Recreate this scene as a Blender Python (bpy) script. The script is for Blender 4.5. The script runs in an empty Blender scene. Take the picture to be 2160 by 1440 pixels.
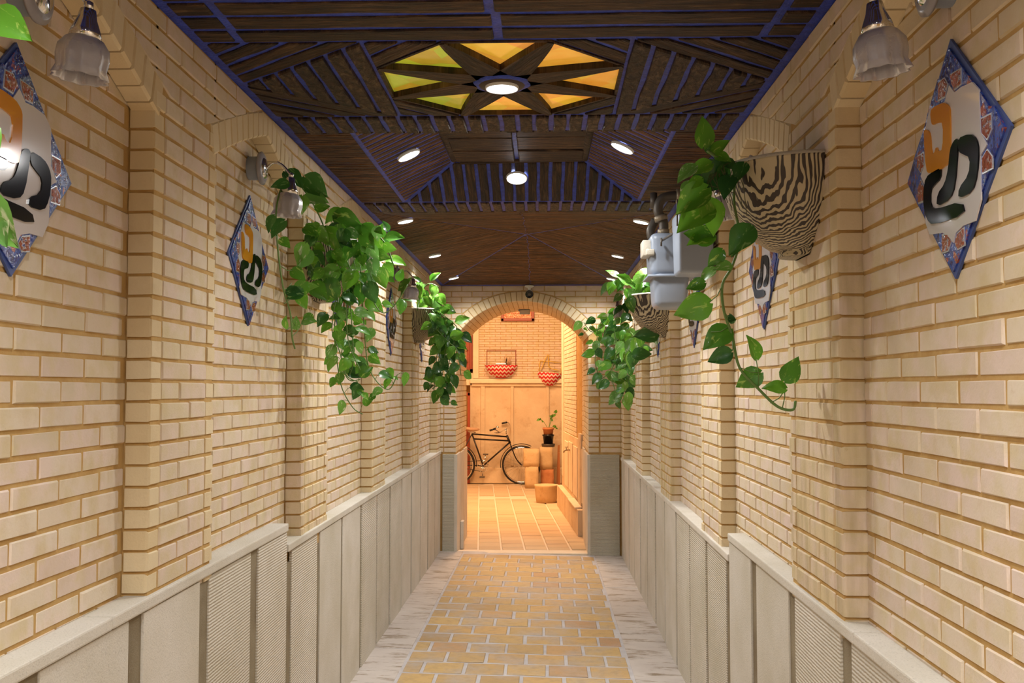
import bpy, bmesh, math, random
from mathutils import Vector, Matrix
R = random.Random(7)
S = bpy.context.scene
COL = S.collection
# ------------------------------------------------------------------ camera
F = 2100.0
YAW = math.atan(67 / F); PITCH = math.atan(97 / F)
CAM = Vector((0, 0, 1.57))
cd = bpy.data.cameras.new('camera'); cam = bpy.data.objects.new('camera', cd); COL.objects.link(cam)
cam.location = CAM
cam.rotation_euler = (math.pi / 2 + PITCH, 0, YAW)
cd.sensor_width = 36; cd.lens = 35; cd.clip_start = 0.05; cd.clip_end = 100
S.camera = cam
RC = cam.rotation_euler.to_matrix()
# ------------------------------------------------------------------ world, exposure
w = bpy.data.worlds.new('world'); S.world = w; w.use_nodes = True
w.node_tree.nodes['Background'].inputs[0].default_value = (0.8, 0.86, 1, 1)
w.node_tree.nodes['Background'].inputs[1].default_value = 0.03
S.view_settings.view_transform = 'Standard'; S.view_settings.look = 'None'
S.view_settings.gamma = 1; S.view_settings.use_curve_mapping = False
S.view_settings.exposure = 0.0
S.cycles.use_denoising = True
S.cycles.max_bounces = 6; S.cycles.diffuse_bounces = 4; S.cycles.glossy_bounces = 3
S.cycles.sample_clamp_indirect = 5
LED_W = 51.0           # each ceiling LED
LED_COL = (1.0, 0.985, 0.955)
WARM = (1.0, 0.58, 0.285)

def lamp(name, kind, loc, energy, color, direction=None, size=0.05, **k):
    d = bpy.data.lights.new(name, kind); d.energy = energy; d.color = color
    if kind == 'AREA': d.size = size
    else: d.shadow_soft_size = size
    for a, b in k.items(): setattr(d, a, b)
    o = bpy.data.objects.new(name, d); COL.objects.link(o); o.location = loc
    if direction is not None: o.rotation_euler = Vector(direction).to_track_quat('-Z', 'Y').to_euler()
    return o
lamp('courtyard_light', 'AREA', (-0.5, 14.6, 4.3), 325, WARM, (0.02, -0.08, -1), 1.6)
lamp('courtyard_light', 'AREA', (-0.9, 12.6, 3.6), 105, WARM, (0.15, 1, -0.45), 0.8)

# ------------------------------------------------------------------ helpers
def P(px, py, Y):
    "point at depth Y seen at photo pixel (px,py)"
    d = RC @ Vector(((px - 1080) / F, (720 - py) / F, -1))
    return CAM + d * (Y / d.y)
def PC(px, py, Y, xl=-1.0, xr=.735):
    "like P, but brought nearer where depth Y would lie inside a side wall"
    q = P(px, py, Y)
    for _ in range(4):
        if q.x < xl: Y *= xl / q.x
        elif q.x > xr: Y *= xr / q.x
        else: break
        q = P(px, py, Y)
    return q
def proj(p):
    v = RC.transposed() @ (Vector(p) - CAM)
    if v.z > -0.05: return None
    return (1080 + F * v.x / -v.z, 720 - F * v.y / -v.z)

def new_mat(name, base=(0.5, 0.5, 0.5), rough=0.6, metal=0.0, spec=None):
    m = bpy.data.materials.new(name); m.use_nodes = True
    b = m.node_tree.nodes['Principled BSDF']
    b.inputs['Base Color'].default_value = (*base, 1); b.inputs['Roughness'].default_value = rough
    b.inputs['Metallic'].default_value = metal
    if spec is not None: b.inputs['Specular IOR Level'].default_value = spec
    return m
class N:
    def __init__(s, m): s.t = m.node_tree; s.b = s.t.nodes['Principled BSDF']
    def n(s, typ, ins=None, **k):
        x = s.t.nodes.new(typ)
        for a, b in k.items(): setattr(x, a, b)
        for a, b in (ins or {}).items():
            if isinstance(b, bpy.types.NodeSocket): s.t.links.new(b, x.inputs[a])
            else: x.inputs[a].default_value = b
        return x
    def l(s, a, b): s.t.links.new(a, b)
    def ramp(s, fac, stops):
        x = s.n('ShaderNodeValToRGB', {0: fac}); e = x.color_ramp.elements
        while len(e) < len(stops): e.new(0.5)
        for i, (p, c) in enumerate(stops): e[i].position = p; e[i].color = (*c, 1)
        return x.outputs[0]
    def pos(s): return s.n('ShaderNodeNewGeometry').outputs['Position']
    def noise(s, scale, detail=3, vec=None, rough=0.55, dist=0):
        return s.n('ShaderNodeTexNoise', {'Vector': vec or s.pos(), 'Scale': scale, 'Detail': detail, 'Roughness': rough, 'Distortion': dist}).outputs[0]
    def rnd(s):
        a = s.n('ShaderNodeNewGeometry').outputs['Random Per Island']; b = s.n('ShaderNodeObjectInfo').outputs['Random']
        c = s.n('ShaderNodeMath', {0: a, 1: b}, operation='ADD').outputs[0]
        return s.n('ShaderNodeMath', {0: c}, operation='FRACT').outputs[0]
    def mix(s, fac, a, b, mode='MIX'):
        x = s.n('ShaderNodeMix', data_type='RGBA', blend_type=mode)
        for i, v in ((0, fac), (6, a), (7, b)):
            if isinstance(v, bpy.types.NodeSocket): s.l(v, x.inputs[i])
            else: x.inputs[i].default_value = v if i == 0 else (*v, 1)
        return x.outputs[2]
    def bump(s, h, strength=0.3, dist=0.01):
        s.l(s.n('ShaderNodeBump', {'Height': h, 'Strength': strength, 'Distance': dist}).outputs[0], s.b.inputs['Normal'])
    def col(s, c): s.l(c, s.b.inputs['Base Color'])
def sub(n, a, b): return n.n('ShaderNodeMath', {0: a, 1: b}, operation='SUBTRACT').outputs[0]
M = {}
def mk_brick(name, cols, tint, stain, streak=False):
    m = new_mat(name, rough=0.85, spec=0.25); n = N(m)
    k = len(cols) - 1
    c = n.ramp(n.rnd(), [(i / k, cc) for i, cc in enumerate(cols)])
    c = n.mix(n.ramp(n.noise(1.3, 3), [(0.45, (0, 0, 0)), (0.7, (.7, .7, .7))]), c, tint) if tint else c
    if tint:
        c = n.mix(n.ramp(n.noise(9, 3, rough=.5), [(0.46, (0, 0, 0)), (0.64, (.6, .6, .6))]), c, (.72, .57, .50))
        c = n.mix(n.ramp(n.noise(13, 4, n.n('ShaderNodeVectorMath', {0: n.pos(), 1: (7, 3, 5)}).outputs[0], .55), [(0.48, (0, 0, 0)), (0.66, (.6, .6, .6))]), c, (.60, .49, .27))
    c = n.mix(n.ramp(n.noise(11, 5, rough=.65), [(0.5, (0, 0, 0)), (0.78, (.45, .45, .45))]), c, (.56, .42, .24))
    if streak:
        mp_ = n.n('ShaderNodeMapping', {0: n.pos()}); mp_.inputs['Scale'].default_value = (13, 13, 1.3)
        c = n.mix(n.ramp(n.noise(1, 5, mp_.outputs[0], .6), [(.45, (0, 0, 0)), (.72, (.6, .6, .6))]), c, (.30, .22, .09))
    c = n.mix(n.ramp(n.noise(38, 5, rough=0.7), [(0.62, (0, 0, 0)), (0.78, (.5, .5, .5))]), c, stain)
    n.col(c); n.bump(n.noise(150, 4), 0.25, 0.004)
    return m
M['brick'] = mk_brick('buff_brick', [(.60, .50, .37), (.68, .57, .44), (.66, .55, .41), (.71, .61, .48), (.63, .50, .41), (.67, .58, .46)], (.64, .53, .32), (.52, .38, .22))
M['brickst'] = mk_brick('stained_brick', [(.62, .50, .34), (.70, .57, .40), (.66, .53, .33)], (.60, .48, .24), (.4, .3, .14), True)
M['rbrick'] = mk_brick('yellow_brick', [(.66, .52, .31), (.72, .60, .40), (.68, .55, .34)], None, (.55, .42, .22))
m = new_mat('mortar', rough=0.95, spec=0.1); n = N(m); M['mortar'] = m
n.col(n.ramp(n.noise(14, 5), [(0.3, (.44, .26, .09)), (0.7, (.56, .37, .15))])); n.bump(n.noise(120), 0.3, 0.005)
def mk_stone(name, c1, c2, rib):
    m = new_mat(name, rough=0.8, spec=0.2); n = N(m)
    c = n.ramp(n.rnd(), [(0, c1), (1, c2)])
    c = n.mix(n.ramp(n.noise(3.5, 4), [(0.35, (0, 0, 0)), (0.8, (.6, .6, .6))]), c, (.45, .40, .28))
    c = n.mix(n.ramp(n.noise(160, 2), [(0.55, (0, 0, 0)), (0.8, (.5, .5, .5))]), c, (.3, .27, .22))
    n.col(c)
    if rib:
        v = n.n('ShaderNodeMapping', {0: n.pos()}); v.inputs['Scale'].default_value = (1, 1, 1)
        wv = n.n('ShaderNodeTexWave', {'Vector': v.outputs[0], 'Scale': rib, 'Distortion': 1.2, 'Detail': 2.0, 'Detail Scale': 3.0}, bands_direction='Z').outputs[1]
        h = n.n('ShaderNodeMath', {0: wv, 1: n.noise(180)}, operation='ADD').outputs[0]
        n.bump(h, 0.55, 0.004)
    else: n.bump(n.noise(220), 0.5, 0.003)
    return m
M['rib'] = mk_stone('ribbed_stone', (.60, .55, .47), (.68, .63, .55), 30)
M['stone'] = mk_stone('pale_stone', (.62, .58, .51), (.70, .65, .58), 0)
M['ribend'] = mk_stone('chiselled_stone', (.44, .42, .34), (.48, .45, .37), 26)
M['gap'] = mk_stone('brown_gap', (.16, .12, .07), (.2, .15, .09), 0)
m = new_mat('paver', rough=0.5, spec=0.35); n = N(m); M['paver'] = m
c = n.ramp(n.rnd(), [(0, (.36, .23, .10)), (.3, (.52, .34, .13)), (.6, (.42, .28, .12)), (.8, (.50, .31, .12)), (1, (.40, .23, .12))])
c = n.mix(n.ramp(n.noise(2.6, 5, rough=.65), [(.46, (0, 0, 0)), (.66, (.85, .85, .85))]), c, (.36, .31, .27))
c = n.mix(n.ramp(n.noise(20, 5), [(.45, (0, 0, 0)), (.75, (.6, .6, .6))]), c, (.30, .21, .11)); n.col(c); n.bump(n.noise(60, 5), 0.4, 0.006)
m = new_mat('grout', rough=0.7); n = N(m); M['grout'] = m
n.col(n.ramp(n.noise(8, 4), [(.3, (.38, .35, .35)), (.7, (.50, .47, .46))])); n.bump(n.noise(80, 4), 0.3, 0.005)
m = new_mat('edge_stone', rough=0.55); n = N(m); M['edge'] = m
c = n.ramp(n.noise(5, 5), [(.3, (.44, .38, .34)), (.7, (.52, .46, .41))])
v = n.n('ShaderNodeMapping', {0: n.pos()}); v.inputs['Scale'].default_value = (1, 3.5, 1)
c = n.mix(n.ramp(n.noise(4.5, 6, v.outputs[0], .7), [(.52, (0, 0, 0)), (.64, (.9, .9, .9))]), c, (.20, .14, .08)); n.col(c); n.bump(n.noise(40, 4), .3, .004)
def mk_bark(name, cols, rough_amt, sc=(7, 60, 1)):
    m = new_mat(name, rough=0.55, spec=0.4); n = N(m)
    uv = n.n('ShaderNodeUVMap').outputs[0]
    v = n.n('ShaderNodeMapping', {0: uv}); v.inputs['Scale'].default_value = sc
    a = n.noise(1.0, 6, v.outputs[0], .65, .6)
    c = n.ramp(a, [(.36, cols[0]), (.47, cols[1]), (.56, cols[2]), (.70, cols[3])])
    r = n.rnd()
    hsv = n.n('ShaderNodeHueSaturation', {'Color': c, 'Value': n.n('ShaderNodeMapRange', {0: r, 3: .65, 4: 1.35}).outputs[0]})
    n.col(hsv.outputs[0]); n.bump(a, rough_amt, .05)
    return m
M['bark'] = mk_bark('bark_plank', [(.010, .005, .003), (.035, .016, .007), (.07, .034, .013), (.17, .095, .04)], .9)
M['bark2'] = mk_bark('rough_bark', [(.012, .007, .004), (.05, .026, .012), (.09, .05, .024), (.22, .14, .08)], 1.0, (22, 45, 1))
M['bark3'] = mk_bark('slim_bark', [(.012, .005, .002), (.06, .022, .006), (.15, .055, .012), (.28, .14, .05)], .9)
m = new_mat('blue_grout', (.03, .05, .30), .5); n = N(m); M['blue'] = m
n.col(n.ramp(n.noise(30, 4), [(.3, (.012, .03, .26)), (.7, (.03, .075, .58))])); n.bump(n.noise(120, 4), .8, .006)
M['blackm'] = new_mat('black_metal', (.02, .013, .01), .35, .3)
M['chrome'] = new_mat('chrome', (.75, .75, .77), .12, 1.0)
M['white'] = new_mat('white_plastic', (.78, .78, .76), .35)
M['black'] = new_mat('black_plastic', (.012, .012, .014), .2)
M['grey'] = new_mat('grey_paint', (.27, .31, .38), .38)
M['pipe'] = new_mat('old_pipe', (.10, .085, .07), .45, .4)
M['fit'] = new_mat('brass_fitting', (.33, .27, .19), .45, .5)
m = new_mat('frosted_glass', (.50, .48, .52), .3); M['frost'] = m
m.node_tree.nodes['Principled BSDF'].inputs['Transmission Weight'].default_value = 0.35
n = N(m); n.bump(n.noise(60), .3, .004)
M['silver'] = new_mat('silver_edge', (.6, .62, .68), .25, .6)
def glaze(name, c): 
    m = new_mat(name, c, .12); m.node_tree.nodes['Principled BSDF'].inputs['Coat Weight'].default_value = .5; return m
M['gwhite'] = glaze('white_glaze', (.66, .62, .62)); M['gorange'] = glaze('orange_glaze', (.62, .24, .015)); M['gblack'] = new_mat('black_glaze', (.004, .004, .005), .1, 0, .3)
m = glaze('blue_glaze', (.03, .06, .35)); n = N(m); M['gblue'] = m
c = n.ramp(n.noise(42, 3), [(.40, (.010, .015, .16)), (.52, (.04, .09, .40)), (.60, (.03, .05, .28)), (.66, (.35, .08, .04))]); n.col(c); n.bump(n.noise(70), .7, .006)
M['gblue'].node_tree.nodes['Principled BSDF'].inputs['Roughness'].default_value = .2
m = glaze('rust_glaze', (.45, .10, .03)); n = N(m); M['grust'] = m
n.col(n.ramp(n.noise(90, 3), [(.42, (.30, .06, .02)), (.56, (.24, .05, .02)), (.61, (.6, .52, .45)), (.66, (.04, .05, .2))])); n.bump(n.noise(90), .8, .006)
M['bluepaint'] = new_mat('blue_edge', (.05, .085, .27), .5)
# zebra ceramic
m = new_mat('zebra_ceramic', rough=.45); n = N(m); M['zebra'] = m
v = n.n('ShaderNodeTexCoord').outputs['Object']
mp = n.n('ShaderNodeMapping', {0: v}); mp.inputs['Scale'].default_value = (1, 1, .2)
wv = n.n('ShaderNodeTexWave', {'Vector': mp.outputs[0], 'Scale': 54, 'Distortion': 11, 'Detail': 2.5, 'Detail Scale': .42, 'Detail Roughness': .55}, bands_direction='DIAGONAL').outputs[1]
f = n.ramp(wv, [(.44, (0, 0, 0)), (.54, (1, 1, 1))])
n.col(n.mix(f, (.035, .022, .016), (.50, .42, .27))); n.bump(f, .6, .006)
m = new_mat('soil', (.05, .03, .02), .95); M['soil'] = m
def mk_leaf(name, g1, g2, vein):
    m = new_mat(name, rough=.35); n = N(m)
    uv = n.n('ShaderNodeUVMap').outputs[0]; r = n.rnd()
    cmb = n.n('ShaderNodeCombineXYZ', {2: n.n('ShaderNodeMath', {0: r, 1: 40.0}, operation='MULTIPLY').outputs[0]}).outputs[0]
    vv = n.n('ShaderNodeVectorMath', {0: uv, 1: cmb}).outputs[0]
    mp = n.n('ShaderNodeMapping', {0: vv}); mp.inputs['Scale'].default_value = (4, 1.6, 1)
    base = n.ramp(r, [(0, g1), (1, g2)])
    c = n.mix(n.ramp(n.noise(1.6, 4, mp.outputs[0], .6, .8), [(.58, (0, 0, 0)), (.68, (.85, .85, .85))]), base, vein)
    n.col(c)
    b = n.b; b.inputs['Coat Weight'].default_value = .25
    t = n.n('ShaderNodeBsdfTranslucent', {0: c}); mx = n.n('ShaderNodeMixShader', {0: .35, 1: b.outputs[0], 2: t.outputs[0]})
    n.l(mx.outputs[0], n.t.nodes['Material Output'].inputs[0])
    return m
M['leaf'] = mk_leaf('pothos_leaf', (.045, .17, .012), (.16, .42, .03), (.42, .58, .12))
M['leafd'] = mk_leaf('dark_leaf', (.02, .09, .015), (.06, .20, .03), (.22, .38, .12))
M['leafv'] = mk_leaf('marbled_leaf', (.10, .26, .06), (.2, .45, .06), (.62, .68, .42))
M['stem'] = new_mat('vine_stem', (.12, .22, .05), .5)
M['stemb'] = new_mat('brown_stem', (.10, .09, .04), .6)
def mk_emit(name, c, s):
    m = bpy.data.materials.new(name); m.use_nodes = True; t = m.node_tree; t.nodes.clear()
    e = t.nodes.new('ShaderNodeEmission'); e.inputs[0].default_value = (*c, 1); e.inputs[1].default_value = s
    o = t.nodes.new('ShaderNodeOutputMaterial'); t.links.new(e.outputs[0], o.inputs[0]); return m
M['led'] = mk_emit('led_diffuser', (.95, .97, 1), 14)
def mk_pane(name, a, b):
    m = new_mat(name, rough=.15); n = N(m)
    c = n.ramp(n.noise(5, 4, dist=1.5), [(.3, a), (.7, b)])
    vo = n.n('ShaderNodeTexVoronoi', {'Vector': n.pos(), 'Scale': 9.0}).outputs['Color']
    c = n.mix(.22, c, vo, 'OVERLAY')
    n.col(c); n.l(c, n.b.inputs['Emission Color']); n.b.inputs['Emission Strength'].default_value = .5
    return m
M['amber'] = mk_pane('amber_glass', (.72, .34, .03), (.85, .45, .06)); M['olive'] = mk_pane('olive_glass', (.38, .34, .02), (.55, .44, .04))
# courtyard
def mk_plaster(name, a, b, stain, sc=2.5):
    m = new_mat(name, rough=.9, spec=.1); n = N(m)
    c = n.ramp(n.noise(sc, 5), [(.3, a), (.7, b)])
    c = n.mix(n.ramp(n.noise(sc * 1.7, 6, rough=.7), [(.56, (0, 0, 0)), (.75, (.6, .6, .6))]), c, stain)
    n.col(c); n.bump(n.noise(12, 6), .35, .02); return m
M['plaster'] = mk_plaster('adobe_plaster', (.60, .45, .30), (.70, .57, .40), (.36, .20, .08))
M['plaster2'] = mk_plaster('pale_plaster', (.70, .57, .42), (.78, .66, .5), (.6, .45, .3))
M['cpaver'] = mk_brick('courtyard_paver', [(.52, .38, .24), (.60, .45, .29), (.55, .39, .25)], None, (.40, .26, .14))
M['cjoint'] = new_mat('pale_joint', (.72, .60, .46), .9)
M['wood'] = mk_bark('brown_wood', [(.15, .05, .02), (.25, .09, .03), (.33, .13, .04), (.4, .17, .06)], .2)
M['redwood'] = new_mat('red_wood', (.30, .05, .02), .4)
M['bluecloth'] = new_mat('blue_cloth', (.02, .02, .22), .8)
M['terra'] = mk_plaster('terracotta', (.5, .2, .09), (.6, .27, .12), (.35, .13, .06), 9)
M['sandst'] = mk_plaster('sandstone', (.58, .40, .22), (.66, .48, .28), (.4, .22, .1), 6)
m = new_mat('copper_relief', (.5, .2, .12), .3, .8); n = N(m); M['copper'] = m; n.bump(n.noise(25, 3), 1, .02)
m = new_mat('chevron_cloth', rough=.8); n = N(m); M['chev'] = m
sp = n.n('ShaderNodeSeparateXYZ', {0: n.pos()})
pp = n.n('ShaderNodeMath', {0: sp.outputs[0], 1: .035}, operation='PINGPONG').outputs[0]
q = n.n('ShaderNodeMath', {0: sp.outputs[2], 1: pp}, operation='ADD').outputs[0]
q = n.n('ShaderNodeMath', {0: q, 1: .034}, operation='PINGPONG').outputs[0]
n.col(n.mix(n.n('ShaderNodeMath', {0: q, 1: .019}, operation='GREATER_THAN').outputs[0], (.60, .015, .02), (.8, .68, .62)))
M['yellow'] = new_mat('yellow_wire', (.7, .42, .02), .5)
M['saddle'] = new_mat('saddle_cloth', (.5, .3, .18), .8)

# ------------------------------------------------------------------ object helpers
def link(name, me, mat=None, parent=None, mw=None):
    o = bpy.data.objects.new(name, me); COL.objects.link(o)
    if mat is not None and not me.materials: me.materials.append(M[mat] if isinstance(mat, str) else mat)
    if parent is not None: o.parent = parent
    if mw is not None: o.matrix_local = mw
    return o
def mesh(name, vs, fs, mat=None, parent=None, smooth=False, uvs=None, mw=None):
    me = bpy.data.meshes.new(name); me.from_pydata([tuple(v) for v in vs], [], fs); me.update()
    if uvs:
        ul = me.uv_layers.new(name='UVMap')
        for lp in me.loops: ul.data[lp.index].uv = uvs[lp.vertex_index]
    if smooth:
        for p in me.polygons: p.use_smooth = True
    return link(name, me, mat, parent, mw)
def tag(o, label=None, cat=None, group=None, kind=None):
    if label: o['label'] = label
    if cat: o['category'] = cat
    if group: o['group'] = group
    if kind: o['kind'] = kind
    return o
def empty(name, loc=(0, 0, 0), label=None, cat=None, group=None, kind=None, rot=None):
    o = bpy.data.objects.new(name, None); COL.objects.link(o); o.location = loc; o.empty_display_size = .05
    if rot: o.rotation_euler = rot
    return tag(o, label, cat, group, kind)
class G:
    "geometry collector"
    def __init__(s): s.v = []; s.f = []; s.uv = []
    def add(s, vs, fs, uv=None):
        b = len(s.v); s.v += [Vector(v) for v in vs]; s.f += [tuple(b + i for i in f) for f in fs]
        s.uv += uv if uv else [(v[0], v[1]) for v in vs]; return s
    def box(s, a, b, bev=0, mtx=None):
        bm = bmesh.new(); bmesh.ops.create_cube(bm, size=1)
        a = Vector(a); b = Vector(b)
        for v in bm.verts: v.co = Vector([(a[i] + b[i]) / 2 + v.co[i] * abs(b[i] - a[i]) for i in range(3)])
        if bev: bmesh.ops.bevel(bm, geom=bm.edges[:], offset=bev, segments=2, profile=.6, affect='EDGES')
        return s.bm(bm, mtx)
    def bm(s, bm, mtx=None):
        bm.verts.index_update()
        vs = [(mtx @ v.co if mtx else v.co.copy()) for v in bm.verts]; fs = [[v.index for v in f.verts] for f in bm.faces]; bm.free()
        return s.add(vs, fs)
    def tube(s, pts, r, seg=8, cap=True):
        pts = [Vector(p) for p in pts]; rr = r if isinstance(r, (list, tuple)) else [r] * len(pts)
        vs = []; up = Vector((0, 0, 1)); last = None
        for i, p in enumerate(pts):
            d = (pts[min(i + 1, len(pts) - 1)] - pts[max(i - 1, 0)]).normalized()
            if last is None:
                a = d.cross(up if abs(d.z) < .95 else Vector((1, 0, 0))).normalized()
            else:
                a = (last - d * last.dot(d)).normalized()
            last = a; b = d.cross(a)
            for k in range(seg):
                t = 2 * math.pi * k / seg; vs.append(p + (a * math.cos(t) + b * math.sin(t)) * rr[i])
        fs = [(i * seg + k, i * seg + (k + 1) % seg, (i + 1) * seg + (k + 1) % seg, (i + 1) * seg + k) for i in range(len(pts) - 1) for k in range(seg)]
        if cap: fs += [tuple(range(seg))[::-1], tuple((len(pts) - 1) * seg + k for k in range(seg))]
        return s.add(vs, fs)
    def lathe(s, prof, seg=24, mtx=None, a0=0, a1=2 * math.pi, wob=None):
        full = abs(a1 - a0 - 2 * math.pi) < 1e-6; n = seg if full else seg + 1
        vs = []
        for j, (r, z) in enumerate(prof):
            for k in range(n):
                t = a0 + (a1 - a0) * k / seg; rr = r * (1 + (wob(j, t) if wob else 0))
                v = Vector((rr * math.cos(t), rr * math.sin(t), z)); vs.append(mtx @ v if mtx else v)
        fs = []
        for j in range(len(prof) - 1):
            for k in range(seg):
                k2 = (k + 1) % n; fs.append((j * n + k, j * n + k2, (j + 1) * n + k2, (j + 1) * n + k))
        return s.add(vs, fs)
    def prism(s, poly, z0, z1, mtx=None):
        n = len(poly); vs = [Vector((x, y, z0)) for x, y in poly] + [Vector((x, y, z1)) for x, y in poly]
        if mtx: vs = [mtx @ v for v in vs]
        fs = [tuple(range(n))[::-1], tuple(range(n, 2 * n))] + [(i, (i + 1) % n, n + (i + 1) % n, n + i) for i in range(n)]
        return s.add(vs, fs)
    def build(s, name, mat, parent=None, smooth=False, uv=False):
        return mesh(name, s.v, s.f, mat, parent, smooth, s.uv if uv else None)
def smooth_path(pts, n=6):
    pts = [Vector(p) for p in pts]; out = []
    for i in range(len(pts) - 1):
        p0 = pts[max(i - 1, 0)]; p1 = pts[i]; p2 = pts[i + 1]; p3 = pts[min(i + 2, len(pts) - 1)]
        for k in range(n):
            t = k / n
            out.append(.5 * ((2 * p1) + (p2 - p0) * t + (2 * p0 - 5 * p1 + 4 * p2 - p3) * t * t + (3 * p1 - p0 - 3 * p2 + p3) * t ** 3))
    return out + [pts[-1]]
def clip(poly, a, b, c):
    "keep a*x+b*y>=c"
    out = []
    for i in range(len(poly)):
        p = poly[i]; q = poly[(i + 1) % len(poly)]
        dp = a * p[0] + b * p[1] - c; dq = a * q[0] + b * q[1] - c
        if dp >= 0: out.append(p)
        if (dp >= 0) != (dq >= 0):
            t = dp / (dp - dq); out.append((p[0] + (q[0] - p[0]) * t, p[1] + (q[1] - p[1]) * t))
    return out
def area(poly): return abs(sum(poly[i][0] * poly[(i + 1) % len(poly)][1] - poly[(i + 1) % len(poly)][0] * poly[i][1] for i in range(len(poly)))) / 2

# unit brick meshes (x: along, y: up, z: outwards)
def unit_brick(i, mat):
    c = .022; d = .07; e = .12; r = random.Random(i)
    j = lambda s: r.uniform(-s, s)
    vs = [(0, 0, 0), (1, 0, 0), (1, 1, 0), (0, 1, 0), (j(.008), j(.03), 1 - e), (1 + j(.008), j(.03), 1 - e), (1 + j(.008), 1 + j(.03), 1 - e), (j(.008), 1 + j(.03), 1 - e),
          (c + j(.006), d + j(.03), 1), (1 - c + j(.006), d + j(.03), 1), (1 - c + j(.006), 1 - d + j(.03), 1), (c + j(.006), 1 - d + j(.03), 1)]
    fs = [(0, 3, 2, 1), (0, 1, 5, 4), (1, 2, 6, 5), (2, 3, 7, 6), (3, 0, 4, 7), (4, 5, 9, 8), (5, 6, 10, 9), (6, 7, 11, 10), (7, 4, 8, 11), (8, 9, 10, 11)]
    me = bpy.data.meshes.new('brick'); me.from_pydata(vs, [], fs); me.materials.append(M[mat]); return me, vs, fs
UNITS = {mt: [unit_brick(i, mt) for i in range(5)] for mt in ('brick', 'brickst', 'rbrick', 'paver', 'cpaver')}

class Pieces:
    "collects pieces of one structure; the largest in the photo become parts, the rest one stuff part"
    def __init__(s, parent, name='brick', stuff='brickwork', limit=300): s.p = parent; s.name = name; s.stuff = stuff; s.it = []; s.limit = limit
    def rect(s, fr, u0, u1, v0, v1, n0, n1, mat='brick'):
        if u1 - u0 < .012 or v1 - v0 < .008: return
        mw = fr @ Matrix.Translation((u0, v0, n0)) @ Matrix.Diagonal((u1 - u0, v1 - v0, n1 - n0, 1))
        tilt = Matrix.Translation((0, 0, R.uniform(-.05, .03)))
        s.it.append(('u', mw @ tilt, R.randrange(5), mat))
    def poly(s, vs, fs, mat, uv=None, name=None): s.it.append(('p', vs, fs, mat, uv, name))
    def prism(s, fr, poly, n0, n1, mat='brick', ch=.004, uvf=None, name=None):
        if len(poly) < 3 or area(poly) < 2e-4: return
        # chamfered convex prism
        cx = sum(p[0] for p in poly) / len(poly); cy = sum(p[1] for p in poly) / len(poly)
        def ins(p):
            d = Vector((cx - p[0], cy - p[1])); L = d.length
            return (p[0] + d.x / L * ch * 1.4, p[1] + d.y / L * ch * 1.4) if L > ch * 2 else p
        k = len(poly); vs = [fr @ Vector((x, y, n0)) for x, y in poly] + [fr @ Vector((x, y, n1 - ch)) for x, y in poly] + [fr @ Vector((*ins(p), n1)) for p in poly]
        fs = [tuple(range(k))[::-1], tuple(range(2 * k, 3 * k))]
        for i in range(k):
            i2 = (i + 1) % k; fs += [(i, i2, k + i2, k + i), (k + i, k + i2, 2 * k + i2, 2 * k + i)]
        s.poly(vs, fs, mat, [uvf(p) if uvf else p for p in poly] * 3, name)
    def size(s, it):
        if it[0] == 'u': pts = [it[1] @ Vector((x, y, z)) for x in (0, 1) for y in (0, 1) for z in (0, 1)]
        else: pts = it[1]
        q = [proj(p) for p in pts]
        if any(a is None for a in q): return 0
        x0 = min(a[0] for a in q); x1 = max(a[0] for a in q); y0 = min(a[1] for a in q); y1 = max(a[1] for a in q)
        x0 = max(x0, 0); y0 = max(y0, 0); x1 = min(x1, 2160); y1 = min(y1, 1440)
        return max(0, x1 - x0) * max(0, y1 - y0) if x1 > x0 and y1 > y0 else 0
    def build(s):
        sz = [(s.size(it), i) for i, it in enumerate(s.it)]; sz.sort(key=lambda a: -a[0])
        keep = [i for a, i in sz[:s.limit] if a > 60]; ks = set(keep)
        for i in keep:
            it = s.it[i]
            if it[0] == 'u': link(s.name, UNITS[it[3]][it[2]][0], None, s.p, it[1])
            else:
                c = sum(it[1], Vector()) / len(it[1])
                mesh(it[5] or s.name, [v - c for v in it[1]], it[2], it[3], s.p, uvs=it[4], mw=Matrix.Translation(c))
        rest = {}
        for i, it in enumerate(s.it):
            if i in ks: continue
            g = rest.setdefault(it[3], G())
            if it[0] == 'u': _, vs, fs = UNITS[it[3]][it[2]]; g.add([it[1] @ Vector(v) for v in vs], fs)
            else: g.add(it[1], it[2], it[4])
        for mt, g in rest.items():
            o = g.build(s.stuff, mt, s.p, uv=True); o['kind'] = 'stuff'

# ------------------------------------------------------------------ dimensions
ZC = 2.62; H = 0.0573; L = 0.2135; YE = 10.24; YB = -2.6; J = .0082
WL_P, WL_R = -1.06, -1.13; WR_P, WR_R = .79, .855
PIL_L = [(-2.6, -2.1), (-.85, -.3), (.93, 1.46), (2.66, 3.17), (4.34, 4.87), (6.14, 6.66), (7.95, 8.46), (9.88, YE)]
PIL_R = [(-2.6, -2.1), (-.85, -.3), (.93, 1.46), (2.69, 3.24), (4.5, 5.05), (6.28, 6.83), (8.08, 8.64), (9.92, YE)]
def zf(x, y): return .012 - .02 * x - .0129 * y
ZSPR, ZAPEX = 2.325, 2.535
def coping_z(side, y):
    if side < 0: return 1.012 if y < 4.1 else .925
    return .952 if y < 4.3 else .862

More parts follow.
